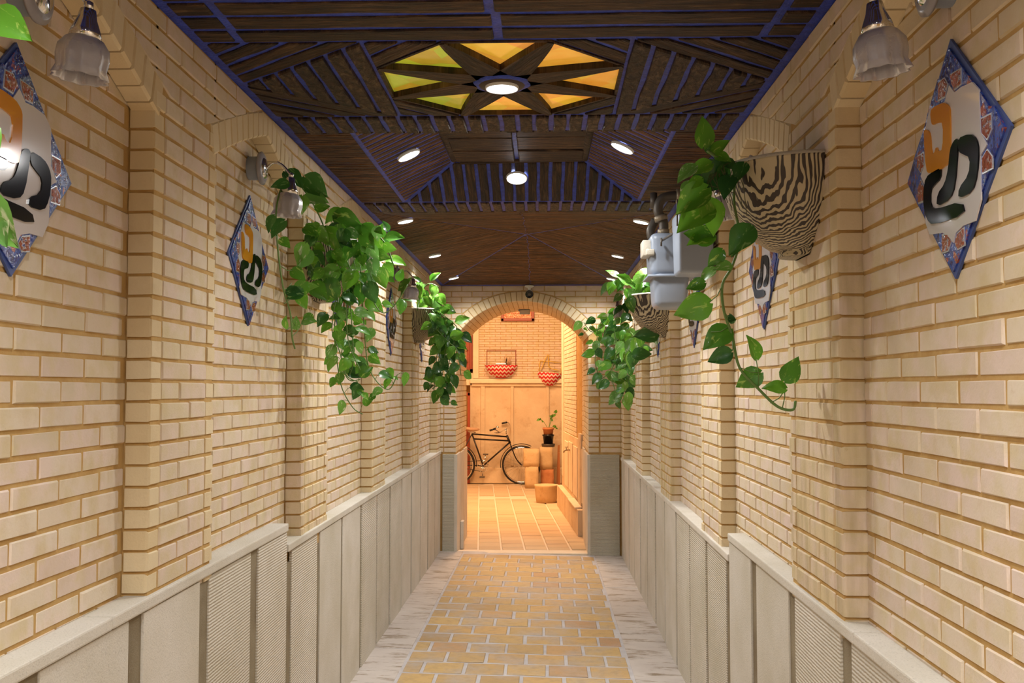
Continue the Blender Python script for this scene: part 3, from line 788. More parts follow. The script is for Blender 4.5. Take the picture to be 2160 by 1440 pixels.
# ------------------------------------------------------------------ wall lamps
def wall_lamp(side, y, label):
    XR_ = WL_R if side < 0 else WR_R; s_ = -side     # towards the corridor
    o = empty('wall_lamp', (XR_, y, 2.41), label, 'lamp', 'flower shade wall lamps under the arches')
    mx = Matrix.Rotation(math.pi / 2 * s_, 4, 'Y')
    g = G(); g.lathe([(.045, 0), (.046, .045)], 20, mx); g.build('junction_box', 'grey', o, True)
    g = G(); g.lathe([(.02, .05), (.062, .045), (.064, .052), (.05, .06), (0, .06)], 28, mx); g.build('back_plate', 'frost', o, True)
    g = G(); g.lathe([(.042, .058), (.035, .066), (0, .07)], 24, mx); g.build('canopy', 'chrome', o, True)
    pts = smooth_path([(s_ * .068, 0, 0), (s_ * .095, 0, .022), (s_ * .13, -.005, .01), (s_ * .165, -.01, -.03)], 5)
    g = G(); g.tube(pts, .005, 8); g.lathe([(0, .012), (.01, .006), (.01, -.006), (0, -.012)], 10, Matrix.Translation((s_ * .165, -.01, -.03))); g.build('arm', 'chrome', o, True)
    tl = Matrix.Translation((s_ * .165, -.012, -.04)) @ Matrix.Rotation(.1 * s_, 4, 'Y')
    g = G(); g.lathe([(0, .002), (.016, 0), (.02, -.02), (.03, -.045), (.034, -.062), (.028, -.064)], 20, tl); g.build('socket', 'chrome', o, True)
    def wob(j, t): return (.035 + .05 * (j >= 5)) * math.sin(10 * t) if j > 1 else 0
    g = G(); g.lathe([(.022, -.058), (.040, -.066), (.052, -.085), (.054, -.108), (.050, -.128), (.056, -.148), (.052, -.147), (.046, -.128), (.05, -.108), (.048, -.086), (.035, -.068)], 60, tl, wob=wob)
    g.build('shade', 'frost', o, True)
    return o
def lerp(a_, b_, t): return a_ + (b_ - a_) * t
LP = ['nearest', 'second', 'third', 'fourth', 'farthest']
for side, PIL in ((-1, PIL_L), (1, PIL_R)):
    for i in range(5):
        y0, y1 = PIL[i + 2][1], PIL[i + 3][0]
        wall_lamp(side, (y0 + y1) / 2, 'frosted flower shade wall lamp, %s along the %s brick wall' % (LP[i], 'left' if side < 0 else 'right'))

# ------------------------------------------------------------------ tile plaques
def cv(pts, cxy=None):
    out = []
    for x, y in pts:
        px, py = 1800 + x / 2.572, 60 + y / 2.572; Y = 1764 / (px - 1147)
        out.append((2.062 - Y, 1.57 + (817 - py) * Y / 2100 - 2.045))
    return out
WHITE = cv([(415, 435), (500, 390), (525, 300), (553, 340), (590, 310), (650, 283), (685, 325), (688, 560), (722, 628), (686, 690), (683, 930), (650, 1045), (585, 1072), (545, 1110), (530, 1165), (515, 1140), (475, 1110), (405, 1120), (385, 1060), (383, 850), (362, 800), (385, 740), (388, 560)])
ORG = cv([(432, 500), (430, 455), (442, 430), (500, 403), (525, 420), (532, 450), (528, 700), (500, 745), (420, 778), (402, 760), (393, 560), (402, 543), (420, 552), (428, 590), (430, 665), (445, 675), (457, 632), (468, 662), (490, 650), (495, 510), (470, 510), (440, 525)])
BL1 = cv([(480, 762), (475, 820), (440, 855), (422, 880), (420, 960), (450, 978), (580, 935), (597, 1005), (430, 1062), (400, 1030), (385, 960), (386, 880), (400, 810), (440, 780)])
BL2 = cv([(570, 600), (572, 640), (552, 850), (525, 920), (455, 960), (462, 890), (500, 840), (520, 760), (530, 660), (550, 615)])
BL3 = cv([(575, 600), (640, 573), (672, 600), (683, 660), (672, 790), (645, 880), (573, 915), (577, 860), (630, 790), (638, 700), (600, 682), (580, 670)])
def tilepoly(x0, y0, x1, y1): return cv([(x0, y0 + 25), (x1, y0), (x1, y1 - 25), ((x0 + x1) / 2, y1), (x0, y1 - 18)])
TILES = [cv([(465, 285), (500, 255), (517, 290), (500, 370), (460, 392)]), cv([(528, 240), (590, 203), (590, 298), (552, 330), (535, 290)]), cv([(692, 480), (748, 452), (748, 545), (722, 605), (695, 572)]),
         cv([(722, 650), (750, 690), (748, 762), (692, 792), (692, 700)]), cv([(345, 690), (380, 665), (380, 745), (362, 785), (342, 752)]), cv([(362, 815), (380, 858), (380, 940), (343, 955), (343, 870)]),
         cv([(468, 1118), (500, 1112), (520, 1155), (502, 1212), (468, 1225)]), cv([(590, 1078), (590, 1180), (552, 1205), (535, 1165), (552, 1110)])]
def scale_poly(p, f):
    cx = sum(q[0] for q in p) / len(p); cy = sum(q[1] for q in p) / len(p); return [(cx + (q[0] - cx) * f, cy + (q[1] - cy) * f) for q in p]
def rotate_round(poly, k=2):
    for _ in range(k):
        out = []
        for i in range(len(poly)):
            a_, b_ = poly[i], poly[(i + 1) % len(poly)]; out += [(lerp(a_[0], b_[0], .25), lerp(a_[1], b_[1], .25)), (lerp(a_[0], b_[0], .75), lerp(a_[1], b_[1], .75))]
        poly = out
    return poly
def plaque(side, y, z, label, var=0):
    XR_ = WL_R if side < 0 else WR_R
    o = empty('tile_plaque', (XR_, y, z), label, 'plaque', 'diamond tile plaques along the corridor')
    # local frame: u to the viewer's right, v up, n into the corridor
    if side < 0: mx = Matrix(((0, 0, 1, 0), (1, 0, 0, 0), (0, 1, 0, 0), (0, 0, 0, 1)))
    else: mx = Matrix(((0, 0, -1, 0), (-1, 0, 0, 0), (0, 1, 0, 0), (0, 0, 0, 1)))
    dia = [(-.262, 0), (0, -.255), (.262, 0), (0, .255)]
    g = G(); g.prism([(x * .985, yy * .985) for x, yy in dia], 0, .006, mx); g.build('backing', 'bluepaint', o)
    rj = random.Random(int(y * 100)); bd = []
    for i in range(4):
        a_, b_ = dia[i], dia[(i + 1) % 4]
        for t in (0, .22, .24, .5, .52, .78): q = (lerp(a_[0], b_[0], t), lerp(a_[1], b_[1], t)); f = .93 + rj.uniform(-.025, .04); bd.append((q[0] * f, q[1] * f))
    g = G(); g.prism(bd, .006, .010, mx); g.build('border', 'gblue', o)
    def fl(pp): return pp
    for t in TILES:
        g = G(); g.prism(fl(t), .009, .0115, mx); a1 = g.build('tile_edging', 'silver', o)
        g = G(); g.prism(fl(scale_poly(t, .84)), .0112, .013, mx); g.build('inlay', 'grust', o)
    g = G(); g.prism(fl(WHITE), .009, .0122, mx); g.build('centre_tile', 'gwhite', o)
    for nm, pp, mt in (('orange_letter', ORG, 'gorange'), ('black_letter', BL1, 'gblack'), ('black_letter', BL2, 'gblack'), ('black_letter', BL3, 'gblack')):
        g = G(); g.prism(fl(rotate_round(scale_poly(pp, 1.05), 1)), .0122, .0155, mx); ob = g.build('letter', mt, o); ob['label'] = nm.replace('_', ' ') + ' in glossy glaze'
for side, PIL in ((-1, PIL_L), (1, PIL_R)):
    for i in range(5):
        y0, y1 = PIL[i + 2][1], PIL[i + 3][0]; yc = (y0 + y1) / 2
        plaque(side, yc, 2.045 if side > 0 else 2.055, 'blue bordered diamond tile plaque with orange and black lettering, %s on the %s wall' % (LP[i], 'left' if side < 0 else 'right'))

# ------------------------------------------------------------------ planters with pothos
def leaf_mesh(name, mat, fold, droop, wide):
    rows = [(0, .05), (.08, .30), (.2, .46), (.36, .5), (.52, .44), (.68, .33), (.84, .18), (1, .0)]
    vs = []; uv = []
    for t, wv in rows:
        for sx in (-1, -.5, 0, .5, 1):
            x = sx * wv * wide; lobe = -.10 * abs(sx) * (1 - t) ** 6
            z = -droop * t * t + fold * abs(x) + .02 * math.sin(6 * t + 3 * sx)
            vs.append((x, t + lobe, z)); uv.append((x + .5, t))
    fs = [(i * 5 + k, i * 5 + k + 1, (i + 1) * 5 + k + 1, (i + 1) * 5 + k) for i in range(7) for k in range(4)]
    me = bpy.data.meshes.new(name); me.from_pydata(vs, [], fs); ul = me.uv_layers.new(name='UVMap')
    for lp in me.loops: ul.data[lp.index].uv = uv[lp.vertex_index]
    for p_ in me.polygons: p_.use_smooth = True
    me.materials.append(M[mat]); return me
LEAF = [leaf_mesh('leaf', 'leaf', .25, .25, .78), leaf_mesh('leaf', 'leaf', .1, .4, .85), leaf_mesh('leaf', 'leafd', .35, .3, .8), leaf_mesh('leaf', 'leafv', .2, .3, .8), leaf_mesh('leaf', 'leaf', .45, .15, .75)]
def put_leaf(parent, base, d, nrm, ln, kind):
    y = d.normalized(); x = y.cross(nrm).normalized(); z = x.cross(y)
    mw = Matrix(((x.x, y.x, z.x, base.x), (x.y, y.y, z.y, base.y), (x.z, y.z, z.z, base.z), (0, 0, 0, 1))) @ Matrix.Diagonal((ln, ln, ln, 1))
    link('leaf', LEAF[kind], None, parent, mw)
def planter(side, y, z, rad, label, group='zebra patterned wall planters with pothos'):
    XP_ = WL_P if side < 0 else WR_P; s_ = -side
    o = empty('potted_pothos', (XP_, y, z), label, 'plant', group)
    a0 = -math.pi / 2 if s_ > 0 else math.pi / 2
    prof = [(.98, .0), (1.0, .004), (.99, -.02), (.955, -.25), (.87, -.5), (.68, -.75), (.42, -.92), (.30, -.955), (.31, -1.0), (.30, -1.02)]
    hh = .262
    pr = [(r * rad, zz * hh) for r, zz in prof]
    inner = [(.93 * rad, -.02), (.95 * rad, 0.0)]
    g = G(); g.lathe([(0.0, -hh * .12), (.93 * rad, -hh * .12)] + inner + pr + [(0, -1.02 * hh)], 40, None, a0, a0 + math.pi)
    # back plate against the pilaster
    bpz = [(-.98 * rad, .0), (-.95 * rad, -.25 * hh), (-.86 * rad, -.5 * hh), (-.67 * rad, -.75 * hh), (-.42 * rad, -.92 * hh), (-.3 * rad, -1.02 * hh)]
    poly = bpz + [(-x, zz) for x, zz in bpz[::-1]]
    mx = Matrix(((0, 0, s_, 0), (1, 0, 0, 0), (0, 1, 0, 0), (0, 0, 0, 1)))
    g.prism(poly, 0, .008, mx)
    b = g.build('bowl', 'zebra', o, True)
    g = G(); g.lathe([(0, -.03), (.90 * rad, -.03)], 24, None, a0, a0 + math.pi); g.build('soil', 'soil', o)
    g = G(); g.lathe([(.935 * rad, .0), (.94 * rad, .006), (1.005 * rad, .007), (1.01 * rad, -.003)], 40, None, a0, a0 + math.pi); g.build('rim', 'stone', o, True)
    return o
def tow(px, py, tpx, tpy, Y):
    a_ = PC(px, py, Y); b_ = PC(tpx, tpy, Y); return a_, b_
def add_leaves(root, vine, lst, x0, y0, sc, Y, dy=.12, seed=1):
    rr = random.Random(seed); O = Vector(root.location)
    for e in lst:
        bx, by, tx, ty = e[:4]; kind = e[4] if len(e) > 4 else rr.choice((0, 0, 1, 2, 3, 4))
        Yl = Y + rr.uniform(-dy, dy)
        q1 = PC(x0 + bx / sc, y0 + by / sc, Yl); q2 = PC(x0 + tx / sc, y0 + ty / sc, Yl); Yl = min(q1.y, q2.y)
        a_ = P(x0 + bx / sc, y0 + by / sc, Yl); b_ = P(x0 + tx / sc, y0 + ty / sc, Yl - rr.uniform(0, .03))
        d = b_ - a_; nrm = Vector((rr.uniform(-.5, .5), -1, rr.uniform(0, .9)))
        put_leaf(vine, a_ - O, d, nrm, d.length * 1.08, kind)
        # leaf stalk
def vine_of(root, pts, r=.003, mat='stem'):
    O = Vector(root.location); pp = smooth_path(pts, 5)
    g = G(); g.tube([q - O for q in pp], r, 6); return g.build('vine', mat, root, True), pp
def leafy(root, vine, pp, rr, step=.06, size=(.05, .085), kinds=(0, 1, 2, 3, 4), out=Vector((0, -1, 0)), start=.0, stalk=True):
    O = Vector(root.location); acc = 0; side_ = 1; g = G()
    for i in range(1, len(pp)):
        acc += (pp[i] - pp[i - 1]).length
        if acc < step or i < start * len(pp): continue
        acc = rr.uniform(-.02, .01); side_ = -side_
        tv = (pp[i] - pp[i - 1]).normalized(); lat = tv.cross(out).normalized() * side_
        b_ = pp[i] + (lat * .6 + out * .4 + Vector((0, 0, .3))).normalized() * rr.uniform(.015, .05)
        if stalk: g.tube([pp[i] - O, (pp[i] + b_) / 2 - O + Vector((0, 0, .006)), b_ - O], .0013, 4)
        d = (lat * rr.uniform(.2, 1) + Vector((rr.uniform(-.4, .4), rr.uniform(-.4, .2), rr.uniform(-1.1, -.1))))
        nrm = out + Vector((rr.uniform(-.6, .6), rr.uniform(-.5, .5), rr.uniform(0, .9)))
        put_leaf(vine, b_ - O, d, nrm, rr.uniform(*size), rr.choice(kinds))
    if g.v: g.build('leaf_stalk', 'stem', vine, True)
# --- R1 big planter in front right
r1 = planter(1, 3.04, 2.232, .245, 'zebra striped half bowl planter with bright pothos on the nearest right pilaster')
Y1 = 2.93
v, pp = vine_of(r1, [PC(1600, 352, 3.0), PC(1560, 350, Y1), PC(1548, 420, Y1), PC(1560, 500, Y1), PC(1545, 560, Y1), PC(1524, 600, Y1), PC(1527, 655, Y1), PC(1545, 710, Y1), PC(1560, 775, Y1), PC(1600, 820, Y1), PC(1640, 857, Y1), PC(1672, 864, Y1), PC(1678, 845, Y1)], .0042)
add_leaves(r1, v, [(1390, 600, 1255, 612, 3), (1240, 630, 1110, 722, 3), (1150, 760, 1000, 800, 0), (1195, 945, 920, 1025, 1), (1375, 1180, 1165, 1300, 1), (1345, 1095, 1435, 1085, 2), (1310, 465, 1195, 600, 0), (1230, 330, 1020, 370, 0), (1560, 250, 1400, 460, 2)], 1220, 420, 4.32, Y1, .02, 3)
add_leaves(r1, v, [(1390, 530, 1200, 600, 2), (1620, 590, 1560, 385, 4), (1660, 715, 1465, 820, 1), (1890, 862, 1700, 830, 0), (1880, 790, 2015, 615, 1), (1985, 800, 1965, 690, 3), (1400, 265, 1390, 180, 2)], 1220, 620, 4.32, Y1, .02, 4)
g = G(); O1 = Vector(r1.location)
for a_, b_ in (((1545, 560), (1500, 535)), ((1524, 600), (1497, 637)), ((1535, 690), (1500, 700)), ((1545, 720), (1541, 743)), ((1600, 820), (1595, 757)), ((1560, 775), (1604, 786)), ((1625, 850), (1657, 820)), ((1650, 862), (1655, 803)), ((1527, 655), (1535, 672))):
    g.tube([PC(*a_, Y1) - O1, PC((a_[0] + b_[0]) / 2 + 3, (a_[1] + b_[1]) / 2 + 4, Y1) - O1, PC(*b_, Y1) - O1], .0016, 5)
g.build('leaf_stalk', 'stem', v, True)
v2, pp2 = vine_of(r1, [PC(1610, 350, 3.02), PC(1560, 345, 2.95), PC(1520, 335, 2.92), PC(1492, 318, 2.9)], .004)
add_leaves(r1, v2, [(715, 345, 733, 85, 0), (800, 410, 925, 280, 0), (790, 400, 712, 262, 2), (785, 500, 600, 570, 0), (640, 520, 475, 628, 3), (895, 550, 600, 720, 2), (600, 670, 498, 790, 3), (745, 730, 480, 935, 4), (780, 905, 495, 1090, 4), (765, 830, 850, 1090, 1), (805, 1190, 565, 1130, 0), (700, 640, 560, 700, 1), (1150, 1090, 970, 1290, 2), (1000, 520, 870, 480, 2), (900, 520, 880, 690, 2), (830, 430, 960, 470, 4), (1090, 500, 1010, 640, 2), (960, 620, 900, 780, 2), (700, 700, 640, 900, 1)], 1320, 230, 4.364, 2.9, .04, 5)
g = G()
for k in range(16):
    x_ = 1500 + k * 5.5; g.tube([PC(x_ + 25, 352, 2.95) - O1, PC(x_, 330 + (k * 37 % 19), 2.93) - O1, PC(x_ - 18, 345 + (k * 53 % 60), 2.91) - O1, PC(x_ - 22 + (k * 29 % 30), 380 + (k * 53 % 90), 2.91) - O1], .0016, 4)
g.build('tangled_stems', 'stemb', r1, True)
# --- L1
l1 = planter(-1, 4.60, 2.235, .245, 'zebra striped planter with dense trailing pothos on second left pilaster')
L1A = [(300, 205, 465, 320, 2), (500, 260, 692, 420, 2), (330, 330, 165, 330, 2), (470, 450, 450, 615, 3), (500, 450, 700, 470, 3), (600, 570, 735, 545, 0), (190, 650, 100, 790, 2), (290, 700, 150, 830, 2), (860, 590, 700, 690, 0), (800, 640, 1040, 722, 0), (800, 790, 960, 940, 0), (1000, 740, 1120, 830, 1), (1090, 740, 1215, 850, 0), (1250, 860, 1285, 730, 4), (1305, 885, 1485, 855, 4), (730, 920, 895, 1070, 1), (500, 930, 405, 1110, 3), (560, 1020, 690, 1110, 2), (720, 1010, 760, 1165, 0), (930, 1130, 1115, 1160, 3), (1210, 890, 1240, 1060, 0), (1190, 1030, 1330, 1060, 1), (1310, 1130, 1370, 1245, 1), (1330, 1100, 1510, 1130, 4), (1440, 1300, 1480, 1190, 0), (1110, 1220, 1250, 1230, 1), (1240, 1230, 1385, 1290, 0), (250, 880, 330, 950, 0), (370, 1190, 480, 1280, 0), (470, 1390, 600, 1340, 3), (310, 1410, 460, 1420, 2), (840, 740, 700, 860, 2), (900, 800, 1010, 880, 4), (1060, 900, 1180, 960, 2), (960, 980, 860, 1100, 0), (1130, 960, 1100, 1100, 2), (640, 740, 520, 740, 1), (760, 780, 640, 850, 2), (1050, 1230, 1110, 1330, 0), (820, 1220, 910, 1290, 2), (1290, 900, 1330, 1010, 2), (900, 1130, 820, 1010, 3), (580, 830, 520, 960, 2), (680, 900, 800, 900, 1), (1180, 800, 1120, 720, 0), (1010, 860, 930, 760, 4), (1280, 960, 1400, 980, 1), (1330, 800, 1300, 700, 2), (990, 1050, 1100, 1020, 0), (1230, 1110, 1150, 1190, 1)]
v, pp = vine_of(l1, [PC(700, 545, 4.5), PC(680, 470, 4.4), PC(648, 410, 4.3), PC(620, 382, 4.25), PC(595, 395, 4.2), PC(583, 440, 4.2), PC(584, 500, 4.2), PC(590, 560, 4.2), PC(598, 610, 4.2), PC(612, 660, 4.2), PC(616, 710, 4.2), PC(622, 735, 4.2)], .0035)
add_leaves(l1, v, L1A[:8], 540, 320, 4.8, 4.3, .06, 11)
add_leaves(l1, v, [(470, 60, 320, 130, 2), (440, 90, 500, 230, 0), (400, 450, 400, 335, 3), (470, 380, 595, 350, 3), (300, 440, 275, 340, 1), (560, 300, 480, 400, 4)], 540, 600, 4.8, 4.25, .04, 12)
g = G(); O2 = Vector(l1.location)
for a_, b_ in (((590, 560), (622, 570)), ((598, 610), (615, 597)), ((612, 660), (625, 690)), ((584, 500), (560, 475)), ((600, 640), (640, 600)), ((616, 710), (640, 675)), ((612, 690), (600, 690))):
    g.tube([PC(*a_, 4.2) - O2, PC((a_[0] + b_[0]) / 2, (a_[1] + b_[1]) / 2 + 5, 4.22) - O2, PC(*b_, 4.24) - O2], .0018, 5)
g.build('leaf_stalk', 'stem', v, True)
v, pp = vine_of(l1, [PC(690, 560, 4.55), PC(720, 500, 4.5), PC(770, 485, 4.5), PC(810, 510, 4.5), PC(830, 560, 4.5)], .004)
add_leaves(l1, v, L1A[8:], 540, 320, 4.8, 4.5, .13, 13)
hang = [[(720, 560), (712, 640), (705, 700), (712, 770), (722, 820), (745, 860), (765, 873)], [(740, 570), (735, 650), (728, 700), (720, 760), (735, 800), (760, 800)], [(760, 560), (765, 640), (772, 740), (780, 780), (800, 810), (822, 820), (838, 790)],
        [(735, 600), (742, 680), (745, 760), (738, 790)], [(780, 600), (790, 640), (810, 660), (835, 640), (860, 600)], [(715, 600), (700, 690), (716, 740), (730, 790), (755, 805)], [(730, 640), (735, 720), (760, 780)]]
for i, hp in enumerate(hang):
    v, pp = vine_of(l1, [PC(x, y, 4.5 - .03 * i) for x, y in hp], .0026)
    leafy(l1, v, pp, random.Random(30 + i), .11 if i in (4,) else .05, (.045, .075), (0, 1, 2, 3, 0), Vector((.3, -1, .1)), 0)
add_leaves(l1, v, [(850, 330, 750, 330, 2), (870, 370, 850, 460, 0), (920, 420, 975, 520, 2), (990, 390, 1050, 390, 0), (1040, 290, 1110, 260, 2), (1130, 150, 1265, 245, 1), (1090, 130, 1030, 200, 0), (960, 585, 1070, 605, 0), (900, 680, 930, 745, 0), (950, 745, 1030, 745, 0), (940, 780, 990, 870, 0), (1155, 720, 1240, 790, 0), (1120, 780, 1080, 860, 3), (1140, 645, 1230, 685, 0), (1180, 450, 1120, 560, 3), (1340, 850, 1380, 940, 0), (1395, 935, 1435, 960, 4), (1030, 1075, 1100, 1120, 4), (1085, 1100, 1130, 1150, 0), (1200, 1110, 1150, 1165, 0), (1205, 1115, 1220, 1065, 1), (780, 200, 870, 280, 0), (900, 260, 990, 330, 1), (880, 100, 1010, 160, 2), (960, 200, 920, 60, 0), (820, 560, 880, 640, 0), (960, 640, 990, 690, 0), (1080, 370, 1110, 400, 4), (900, 0, 1010, 90, 2)], 540, 600, 4.8, 4.45, .08, 14)
g = G(); rr = random.Random(5)
for k in range(14):
    x_ = 650 + k * 8; g.tube([PC(x_ + 20, 560, 4.55) - O2, PC(x_, 520 - rr.random() * 60, 4.5) - O2, PC(x_ - 10 + rr.random() * 50, 540 + rr.random() * 20, 4.45) - O2, PC(x_ + rr.random() * 50, 590 + rr.random() * 50, 4.42) - O2], .0016, 4)
g.build('tangled_stems', 'stem', l1, True)
rq = random.Random(77)
for k in range(46):
    bx, by = rq.uniform(640, 800), rq.uniform(470, 600); tx, ty = bx + rq.uniform(-34, 34), by + rq.uniform(8, 40)
    add_leaves(l1, v, [(bx, by, tx, ty)], 0, 0, 1, 4.33, .06, 200 + k)
# --- L2
l2 = planter(-1, 8.2, 2.205, .245, 'zebra striped planter with bushy yellow green pothos on the fourth left pilaster')
rr = random.Random(8)
for i, hp in enumerate([[(890, 655), (900, 620), (880, 600), (862, 610)], [(900, 655), (915, 625), (930, 640), (935, 670)], [(905, 650), (925, 660), (925, 720), (918, 780), (915, 830)], [(910, 650), (945, 680), (950, 740), (940, 800), (922, 845)], [(915, 650), (955, 680), (965, 700), (960, 760), (940, 810)],
                        [(912, 655), (935, 690), (938, 750), (930, 800), (912, 820)], [(880, 655), (890, 615), (905, 598), (925, 605)], [(900, 660), (930, 700), (925, 760), (905, 820)], [(898, 655), (918, 690), (945, 720), (965, 740), (972, 790)]]):
    v, pp = vine_of(l2, [PC(x, y, 8.1 - .02 * i) for x, y in hp], .004)
    leafy(l2, v, pp, rr, .034, (.07, .115), (4, 4, 3, 0, 1) if i in (0, 1, 6) else (0, 2, 2, 0, 1), Vector((.3, -1, .1)))
add_leaves(l2, v, [(1900, 560, 2110, 590, 0), (2010, 610, 2105, 665, 2), (1960, 1040, 2010, 1090, 0), (1980, 1180, 2035, 1220, 0), (1760, 840, 1720, 890, 2), (1800, 870, 1880, 960, 2), (1950, 900, 2020, 960, 0), (1990, 800, 2040, 830, 1), (1740, 270, 1700, 330, 4), (1830, 340, 1900, 420, 0), (1780, 400, 1820, 460, 0)], 540, 600, 4.8, 8.05, .1, 15)
# --- L0 just left of the frame: its vines reach into the picture
l0 = planter(-1, 1.2, 2.235, .245, 'zebra striped planter on the left pilaster beside the viewer with leaves entering the frame')
v, pp = vine_of(l0, [PC(-150, -60, 1.45), PC(-60, -60, 1.55), PC(-10, 10, 1.6), PC(-40, 200, 1.6), PC(-40, 380, 1.6)], .0035)
add_leaves(l0, v, [(-20, 30, 50, 68, 0), (-20, 430, -5, 505, 3), (-40, 420, 12, 510, 3), (-60, 250, -20, 330, 1)], 0, 0, 1, 1.6, .01, 16)
# --- R2
r2 = planter(1, 6.52, 2.165, .24, 'zebra striped planter with few pale shoots behind the grey gas meter, third right pilaster')
for i, hp in enumerate([[(1360, 625), (1340, 600), (1322, 585), (1305, 590)], [(1365, 625), (1355, 600), (1345, 590)], [(1372, 625), (1380, 605), (1395, 590)], [(1350, 625), (1322, 620), (1310, 600), (1298, 592), (1296, 605)], [(1368, 625), (1372, 640), (1368, 660)]]):
    v, pp = vine_of(r2, [PC(x, y, 6.45) for x, y in hp], .003)
    leafy(r2, v, pp, rr, .05, (.07, .11), (4, 4, 3, 3), Vector((-.3, -1, .2)))
add_leaves(r2, v, [(1200, 270, 1030, 135, 4), (1150, 230, 1140, 125, 4), (1280, 240, 1440, 140, 3), (1330, 300, 1500, 215, 3), (1290, 330, 1180, 250, 4), (1250, 390, 1145, 380, 3), (1330, 330, 1250, 200, 4), (1480, 280, 1400, 360, 2), (1440, 250, 1520, 300, 2), (1090, 370, 1060, 300, 2), (985, 225, 1005, 300, 4), (1380, 270, 1310, 370, 0)], 1160, 560, 7.2, 6.4, .06, 17)
# --- R3
r3 = planter(1, 9.98, 2.175, .22, 'zebra striped planter with long trailing marbled pothos beside the arch, last right pilaster')
for i, hp in enumerate([[(1290, 690), (1300, 660), (1280, 665), (1262, 690), (1258, 720), (1245, 745)], [(1300, 690), (1310, 720), (1320, 760), (1325, 800), (1318, 840)], [(1310, 685), (1330, 700), (1345, 715), (1360, 705)], [(1305, 690), (1325, 730), (1335, 745), (1350, 740)], [(1280, 700), (1262, 730), (1255, 760), (1262, 790)], [(1295, 690), (1300, 740), (1290, 790), (1300, 830)],
                        [(1308, 690), (1316, 650), (1318, 630)], [(1295, 690), (1305, 730), (1295, 770), (1275, 795), (1262, 800)], [(1312, 690), (1318, 740), (1312, 790), (1320, 830)], [(1270, 690), (1250, 700), (1238, 690), (1232, 680)]]):
    Yv = 9.6 - .12 * i if i < 6 else 9.3
    v, pp = vine_of(r3, [PC(x, y, Yv) for x, y in hp], .004)
    leafy(r3, v, pp, rr, .05, (.07, .13), (0, 3, 2, 3, 1), Vector((-.3, -1, .2)))
add_leaves(r3, v, [(720, 365, 530, 370, 2), (500, 560, 655, 530, 2), (490, 560, 540, 600, 2), (370, 560, 235, 620, 2), (300, 540, 230, 570, 3), (430, 660, 340, 590, 1), (210, 770, 160, 850, 3), (380, 900, 280, 990, 3), (350, 980, 380, 1035, 3), (460, 900, 450, 1010, 3), (150, 230, 70, 260, 2), (340, 150, 270, 170, 4), (260, 200, 180, 200, 3), (350, 310, 240, 360, 2), (390, 380, 260, 340, 2), (330, 250, 280, 330, 2), (440, 180, 400, 250, 2), (510, 450, 470, 490, 0), (250, 740, 320, 710, 3), (340, 800, 420, 780, 1), (600, 480, 640, 520, 4), (420, 700, 380, 640, 0), (45, 365, 0, 370, 2), (50, 310, 80, 330, 4)], 1220, 620, 4.32, 9.4, .15, 18)

# ------------------------------------------------------------------ gas meter
gm = empty('gas_meter', (.79, 4.85, 2.15), 'grey gas meter with pipes fixed to the second right pilaster', 'gas meter')
OG = Vector(gm.location)
def rel(gg, O): gg.v = [v_ - O for v_ in gg.v]; return gg
g = G()
def rbox(g, x0, x1, y0, y1, z0, z1, tx=0, ty=0, bev=.03, seg=4):
    bm = bmesh.new(); bmesh.ops.create_cube(bm, size=1)
    for v_ in bm.verts:
        lo = v_.co.z < 0; sx = (x1 - x0) / 2 - (tx if lo else 0); sy = (y1 - y0) / 2 - (ty if lo else 0)
        v_.co = Vector(((x0 + x1) / 2 + 2 * v_.co.x * sx, (y0 + y1) / 2 + 2 * v_.co.y * sy, z0 if lo else z1))
    bmesh.ops.bevel(bm, geom=bm.edges[:], offset=bev, segments=seg, profile=.5, affect='EDGES'); g.bm(bm)
g = G(); rbox(g, .525, .735, 4.9, 5.13, 2.12, 2.335, .004, .0, .035); rel(g, OG).build('upper_case', 'grey', gm, True)
g = G(); rbox(g, .54, .72, 4.9, 5.13, 1.965, 2.14, .012, .01, .03); rel(g, OG).build('lower_case', 'grey', gm, True)
g = G(); rbox(g, .512, .745, 4.885, 5.145, 2.112, 2.124, 0, 0, .004, 2); rel(g, OG).build('flange', 'grey', gm, True)
g = G(); rbox(g, .49, .54, 4.92, 5.04, 2.22, 2.30, 0, 0, .006, 2); rbox(g, .505, .545, 4.885, 4.925, 2.22, 2.25, 0, 0, .004, 2); rel(g, OG).build('index_box', 'stone', gm, True)
g = G(); rbox(g, .61, .775, 4.5, 4.74, 2.09, 2.375, .006, .02, .015); rel(g, OG).build('regulator_cover', 'grey', gm, True)
g = G(); g.tube([(.58, 4.88, 2.29), (.66, 4.49, 2.31), (.77, 4.49, 2.33)], .006, 6); g.tube([(.605, 4.5, 2.30), (.605, 4.49, 2.42)], .004, 6); g.tube([(.575, 4.86, 2.30), (.575, 4.86, 2.26)], .005, 6); g.tube([(.64, 4.485, 2.29), (.64, 4.485, 2.33)], .008, 6); rel(g, OG).build('strap', 'pipe', gm, True)
g = G(); g.tube(smooth_path([(.60, 4.98, 2.33), (.60, 4.98, 2.40), (.575, 4.98, 2.45), (.59, 4.98, 2.51), (.65, 4.98, 2.53), (.80, 4.98, 2.53)], 5), .024, 12)
g.tube(smooth_path([(.55, 5.06, 2.33), (.545, 5.06, 2.37), (.57, 5.06, 2.42)], 5), .022, 12); g.tube([(.555, 5.0, 2.47), (.555, 5.0, 2.55)], .018, 10); rel(g, OG).build('pipe', 'pipe', gm, True)
g = G(); g.tube([(.60, 4.98, 2.335), (.60, 4.98, 2.36)], .032, 6); g.tube([(.592, 4.98, 2.405), (.585, 4.98, 2.43)], .034, 12); g.tube([(.665, 4.98, 2.53), (.685, 4.98, 2.53)], .036, 12); rel(g, OG).build('fitting', 'fit', gm, True)

